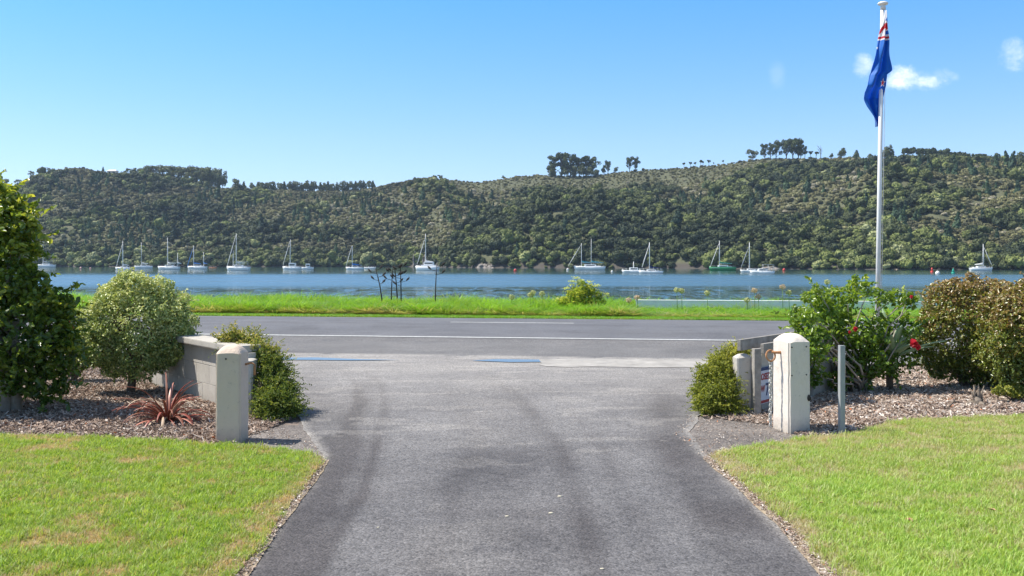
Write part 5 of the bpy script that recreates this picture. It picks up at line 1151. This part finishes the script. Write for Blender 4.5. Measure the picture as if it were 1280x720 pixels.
def dryL(x, y):
    d = .68 - .15 * vn(x, y, .5, 3) - .45 * (vn(x, y, .13, 71, 2) > .66) + .2 * (vn(x, y, .3, 73, 2) - .5); d -= .75 * ((vn(x, y * 1.9, .45, 8, 4) - .53).clip(0) * 3.2).clip(0, 1) * (x < -1.9)
    d -= .5 * gauss(x + 1.55, .10); d -= .25 * (y > 9.05) * vn(x, y, .2, 5); return d
def dryR(x, y):
    d = .60 - .22 * vn(x, y, .3, 13) - .40 * (vn(x, y, .14, 75, 2) > .66) + .2 * (vn(x, y, .35, 79, 2) - .5); d -= .42 * ((vn(x, y * 2.2, .5, 18, 4) - .52).clip(0) * 3.5).clip(0, 1); d -= .5 * gauss(x - 1.76, .10) * (y < 8.3); d += .2 * ((3.9 - x) / 1.8).clip(0, 1) * (y < 7.5)
    d -= .15 * (y > 8.2); return d
lawn('lawn_L', LAWN_L, M_gr, 300, 'bright green mown lawn with small dry patches left of the driveway', dryL, 62000, (-6.2, -1.45, 4.3, 9.5))
lawn('lawn_R', LAWN_R, M_gr2, 400, 'patchy mown lawn with dry straw tones right of the driveway', dryR, 62000, (1.62, 6.2, 4.3, 10.6))
# tall roadside grass
g = np.random.default_rng(8); n = 15000; s_ = g.uniform(-24, 24, n); q_ = 29.6 + 5.4 * g.random(n) ** 1.3; X, Y = SQ(s_, q_); k = vn(X, Y, .9, 31, 2) > .10; X, Y, q_ = X[k], Y[k], q_[k]; n = len(X)
hh = .45 * (.35 + 1.15 * vn(X, q_, .75, 33, 3)) * np.interp(X, [-12, -2, 2, 6, 12], [1.0, .95, .86, .82, .88]) * np.interp(q_, [29.6, 30.1, 33], [.42, .85, 1.05]) * g.uniform(.55, 1.3, n)
hh = np.where((X > 1.0) & (X < 1.8) & (q_ < 31.5), hh * .7, hh); hh = np.where((X > 3.6) & (q_ < 33.3), hh * .30, hh)
t = .55 + .55 * (vn(X, q_, .8, 35) - .5) + g.normal(0, .17, n) - .5 * gauss(q_ - 29.7, .25)
pr = [blades('tall_tuft_%d' % i, 34, .10, 1.0, .011, M_tall, 500 + i, .9, 1.0) for i in range(8)]
o = scatter('tall_grass', np.stack([X, Y, camber(q_) - .01], 1), np.stack([g.normal(0, .12, n), g.normal(0, .12, n), g.uniform(0, 6.28, n)], 1), np.stack([.8 + 0 * hh, .8 + 0 * hh, hh], 1), g.integers(0, 8, n), t.clip(0, 1), pr)
tag(o, 'tall lush green grass along the far side of the road', 'grass', kind='stuff')
n = 26000; s_ = g.uniform(-24, 24, n); q_ = 28.02 + 2.1 * g.random(n); X, Y = SQ(s_, q_); t = .42 + .3 * vn(X, q_ * 3, .8, 39) + g.normal(0, .1, n) - .3 * gauss(q_ - 28.1, .12) - .45 * gauss(q_ - 29.75, .25) * vn(X, q_, .6, 12)
pr = [blades('verge_tuft_%d' % i, 22, .08, .06, .006, M_tall, 540 + i, .6, .8) for i in range(4)]
o = scatter('verge_grass', np.stack([X, Y, camber(q_)], 1), np.stack([0 * X, 0 * X, g.uniform(0, 6.28, n)], 1), np.stack([1 + 0 * X, 1 + 0 * X, .8 + .5 * g.random(n)], 1), g.integers(0, 4, n), t.clip(0, 1), pr)
tag(o, 'short mown grass strip beside the far edge of the road', 'grass', kind='stuff')
# bark chips and leaf litter
M_chip = foliage('bark_chips', [(0, (.065, .045, .035)), (.3, (.19, .13, .095)), (.6, (.38, .285, .22)), (.85, (.56, .47, .39)), (.95, (.68, .62, .55)), (1, (.48, .17, .07))], .0, .9, True, .2)
def chip(name, seed, L, w_, th, curl=0):
    g = random.Random(seed); b = BM(); b.box((0, 0, 0), (L, w_, th), rz=0)
    bmesh.ops.subdivide_edges(b.b, edges=b.b.edges[:], cuts=2, use_grid_fill=True)
    for v in b.b.verts:
        v.co += mnoise.noise_vector(v.co * 60 + Vector((seed, 0, 0))) * .006; v.co.y *= 1 - .5 * abs(v.co.x / L) ** 1.2 * g.uniform(.6, 1); v.co.z += curl * (v.co.x / L) ** 2
    me = bpy.data.meshes.new(name); b.b.to_mesh(me); b.b.free(); me.materials.append(M_chip); return bpy.data.objects.new(name, me)
chips = [chip('chip_a', 1, .055, .014, .006), chip('chip_b', 2, .04, .022, .005), chip('chip_c', 3, .03, .02, .008), chip('chip_d', 4, .075, .010, .006, .02), chip('chip_e', 5, .05, .03, .003, .03), chip('chip_f', 6, .11, .006, .005, .03)]
def litter(name, poly, n, seed, label, bx, size=1.0, tf=None, z=0.0):
    g = np.random.default_rng(seed); xs = g.uniform(bx[0], bx[1], n); ys = g.uniform(bx[2], bx[3], n); k = inpoly(xs, ys, poly); xs, ys = xs[k], ys[k]; m = len(xs)
    t = (.50 + .22 * g.normal(0, 1, m) + .25 * (vn(xs, ys, .5, seed) - .5)); t = t if tf is None else tf(xs, ys, t, g); t = np.where(g.random(m) < .992, t.clip(0, .95), 1.0)
    s = size * g.uniform(.45, 1.15, m) ** 1.2
    o = scatter(name, np.stack([xs, ys, z + .004 + .022 * g.random(m)], 1), np.stack([g.normal(0, .35, m), g.normal(0, .35, m), g.uniform(0, 6.28, m)], 1), np.stack([s, s, s], 1), g.integers(0, 6, m), t, chips)
    tag(o, label, 'mulch', kind='stuff'); print(name, m)
MLL = [p_ for p_ in MULCH_L if p_ not in gp((405, 528), (400, 500), (380, 470))] ; MLL = MLL[:5] + gp((368, 522), (345, 490), (330, 470)) + MLL[5:]
litter('bark_mulch', MLL, 60000, 61, 'bark chip mulch under the shrubs on the left', (-7.0, -2.2, 8.9, 15.8))
MRR = gp((880, 524)) + MULCH_R[1:-2] + gp((905, 478), (882, 500))
litter('bark_mulch', MRR, 62000, 62, 'bark chip mulch and leaf litter under the shrubs on the right', (1.9, 8.0, 9.3, 15.8), tf=lambda x, y, t, g: t + .12)
def edge_litter(seed, poly, n, bx, label):
    litter('dry_clippings', poly, n, seed, label, bx, .42, tf=lambda x, y, t, g: t + .18, z=.004)
edge_litter(63, EDGE_L, 16000, (-1.85, -1.2, 4.3, 9), 'dry grass clippings along the left driveway edge'); edge_litter(64, EDGE_R, 16000, (1.5, 2.1, 4.3, 9), 'dry grass clippings along the right driveway edge')
SOFT = gp((140, 553), (262, 557), (330, 560), (400, 570), (398, 560), (345, 530), (318, 530), (262, 536), (150, 540))
litter('dry_clippings', SOFT, 4500, 65, 'scattered dry debris around the foot of the left gate post', (-4, -1.5, 8.2, 11), .4, tf=lambda x, y, t, g: t + .15)
litter('dry_clippings', APR, 2600, 66, 'scattered dry debris around the foot of the right gate post', (1.5, 4, 8.2, 11), .42, tf=lambda x, y, t, g: t + .1)
# fallen leaves on the lawn, pale pebbles on the driveway
M_fl = [plain('fallen_leaf_brown', (.28, .12, .06), .6, .3, 30), plain('fallen_leaf_tan', (.50, .30, .18), .6, .3, 30)]
for (px, py, s, k, lb) in ((1136, 651, .07, 0, 'curled brown fallen leaf on the right lawn'), (1240, 638, .06, 1, 'orange tan fallen leaf on the right lawn near the right edge'), (1027, 629, .04, 1, 'small pale fallen leaf on the right lawn near the driveway'), (900, 577, .05, 0, 'dark fallen leaf at the corner of the right lawn')):
    x, y = G(px, py, .05); me = npmesh('fallen_leaf', [(-s / 2, 0, 0), (-s / 6, s * .24, s * .2), (s / 4, s * .2, s * .22), (s / 2, 0, s * .05), (s / 4, -s * .2, s * .16), (-s / 6, -s * .24, s * .14)], [(0, 1, 2, 3), (0, 3, 4, 5)], M_fl[k])
    o = mobj('fallen_leaf', me); o.location = (x, y, .052); o.rotation_euler = (0, .1, px); tag(o, lb, 'leaf')
M_peb = plain('pale_pebble', (.58, .52, .38), .8, .2, 30)
for (px, py, r, lb) in ((700, 622, .011, 'upper pale stone on the driveway right of centre'), (689, 643, .011, 'middle pale stone on the driveway'), (634, 647, .009, 'left pale stone on the driveway'), (753, 713, .008, 'lowest pale stone near the bottom of the driveway'), (473, 661, .006, 'tiny pale stone on the left half of the driveway')):
    x, y = G(px, py); o = BM().ball((0, 0, 0), r, 2, (1.5, 1, .6)).done('stone', M_peb, None, jit=.004); o.location = (x, y, .010); tag(o, lb, 'stone')

# ------------------------------------------------------------------ air
m = bpy.data.materials.new('haze_air'); m.use_nodes = True; m.node_tree.nodes.clear(); o_ = nd(m.node_tree, 'ShaderNodeOutputMaterial'); pv_ = nd(m.node_tree, 'ShaderNodeVolumePrincipled')
pv_.inputs['Color'].default_value = (.62, .78, 1, 1); pv_.inputs['Density'].default_value = .00011; pv_.inputs['Anisotropy'].default_value = .1
m.node_tree.links.new(pv_.outputs[0], o_.inputs['Volume'])
b = bmesh.new(); bmesh.ops.create_cube(b, size=1); bmesh.ops.transform(b, matrix=Matrix.Translation((0, 1300, 58)) @ Matrix.Diagonal((5400, 3600, 126, 1)), verts=b.verts)
me = bpy.data.meshes.new('haze'); b.to_mesh(me); b.free(); me.materials.append(m); o = mobj('haze', me); tag(o, kind='stuff')
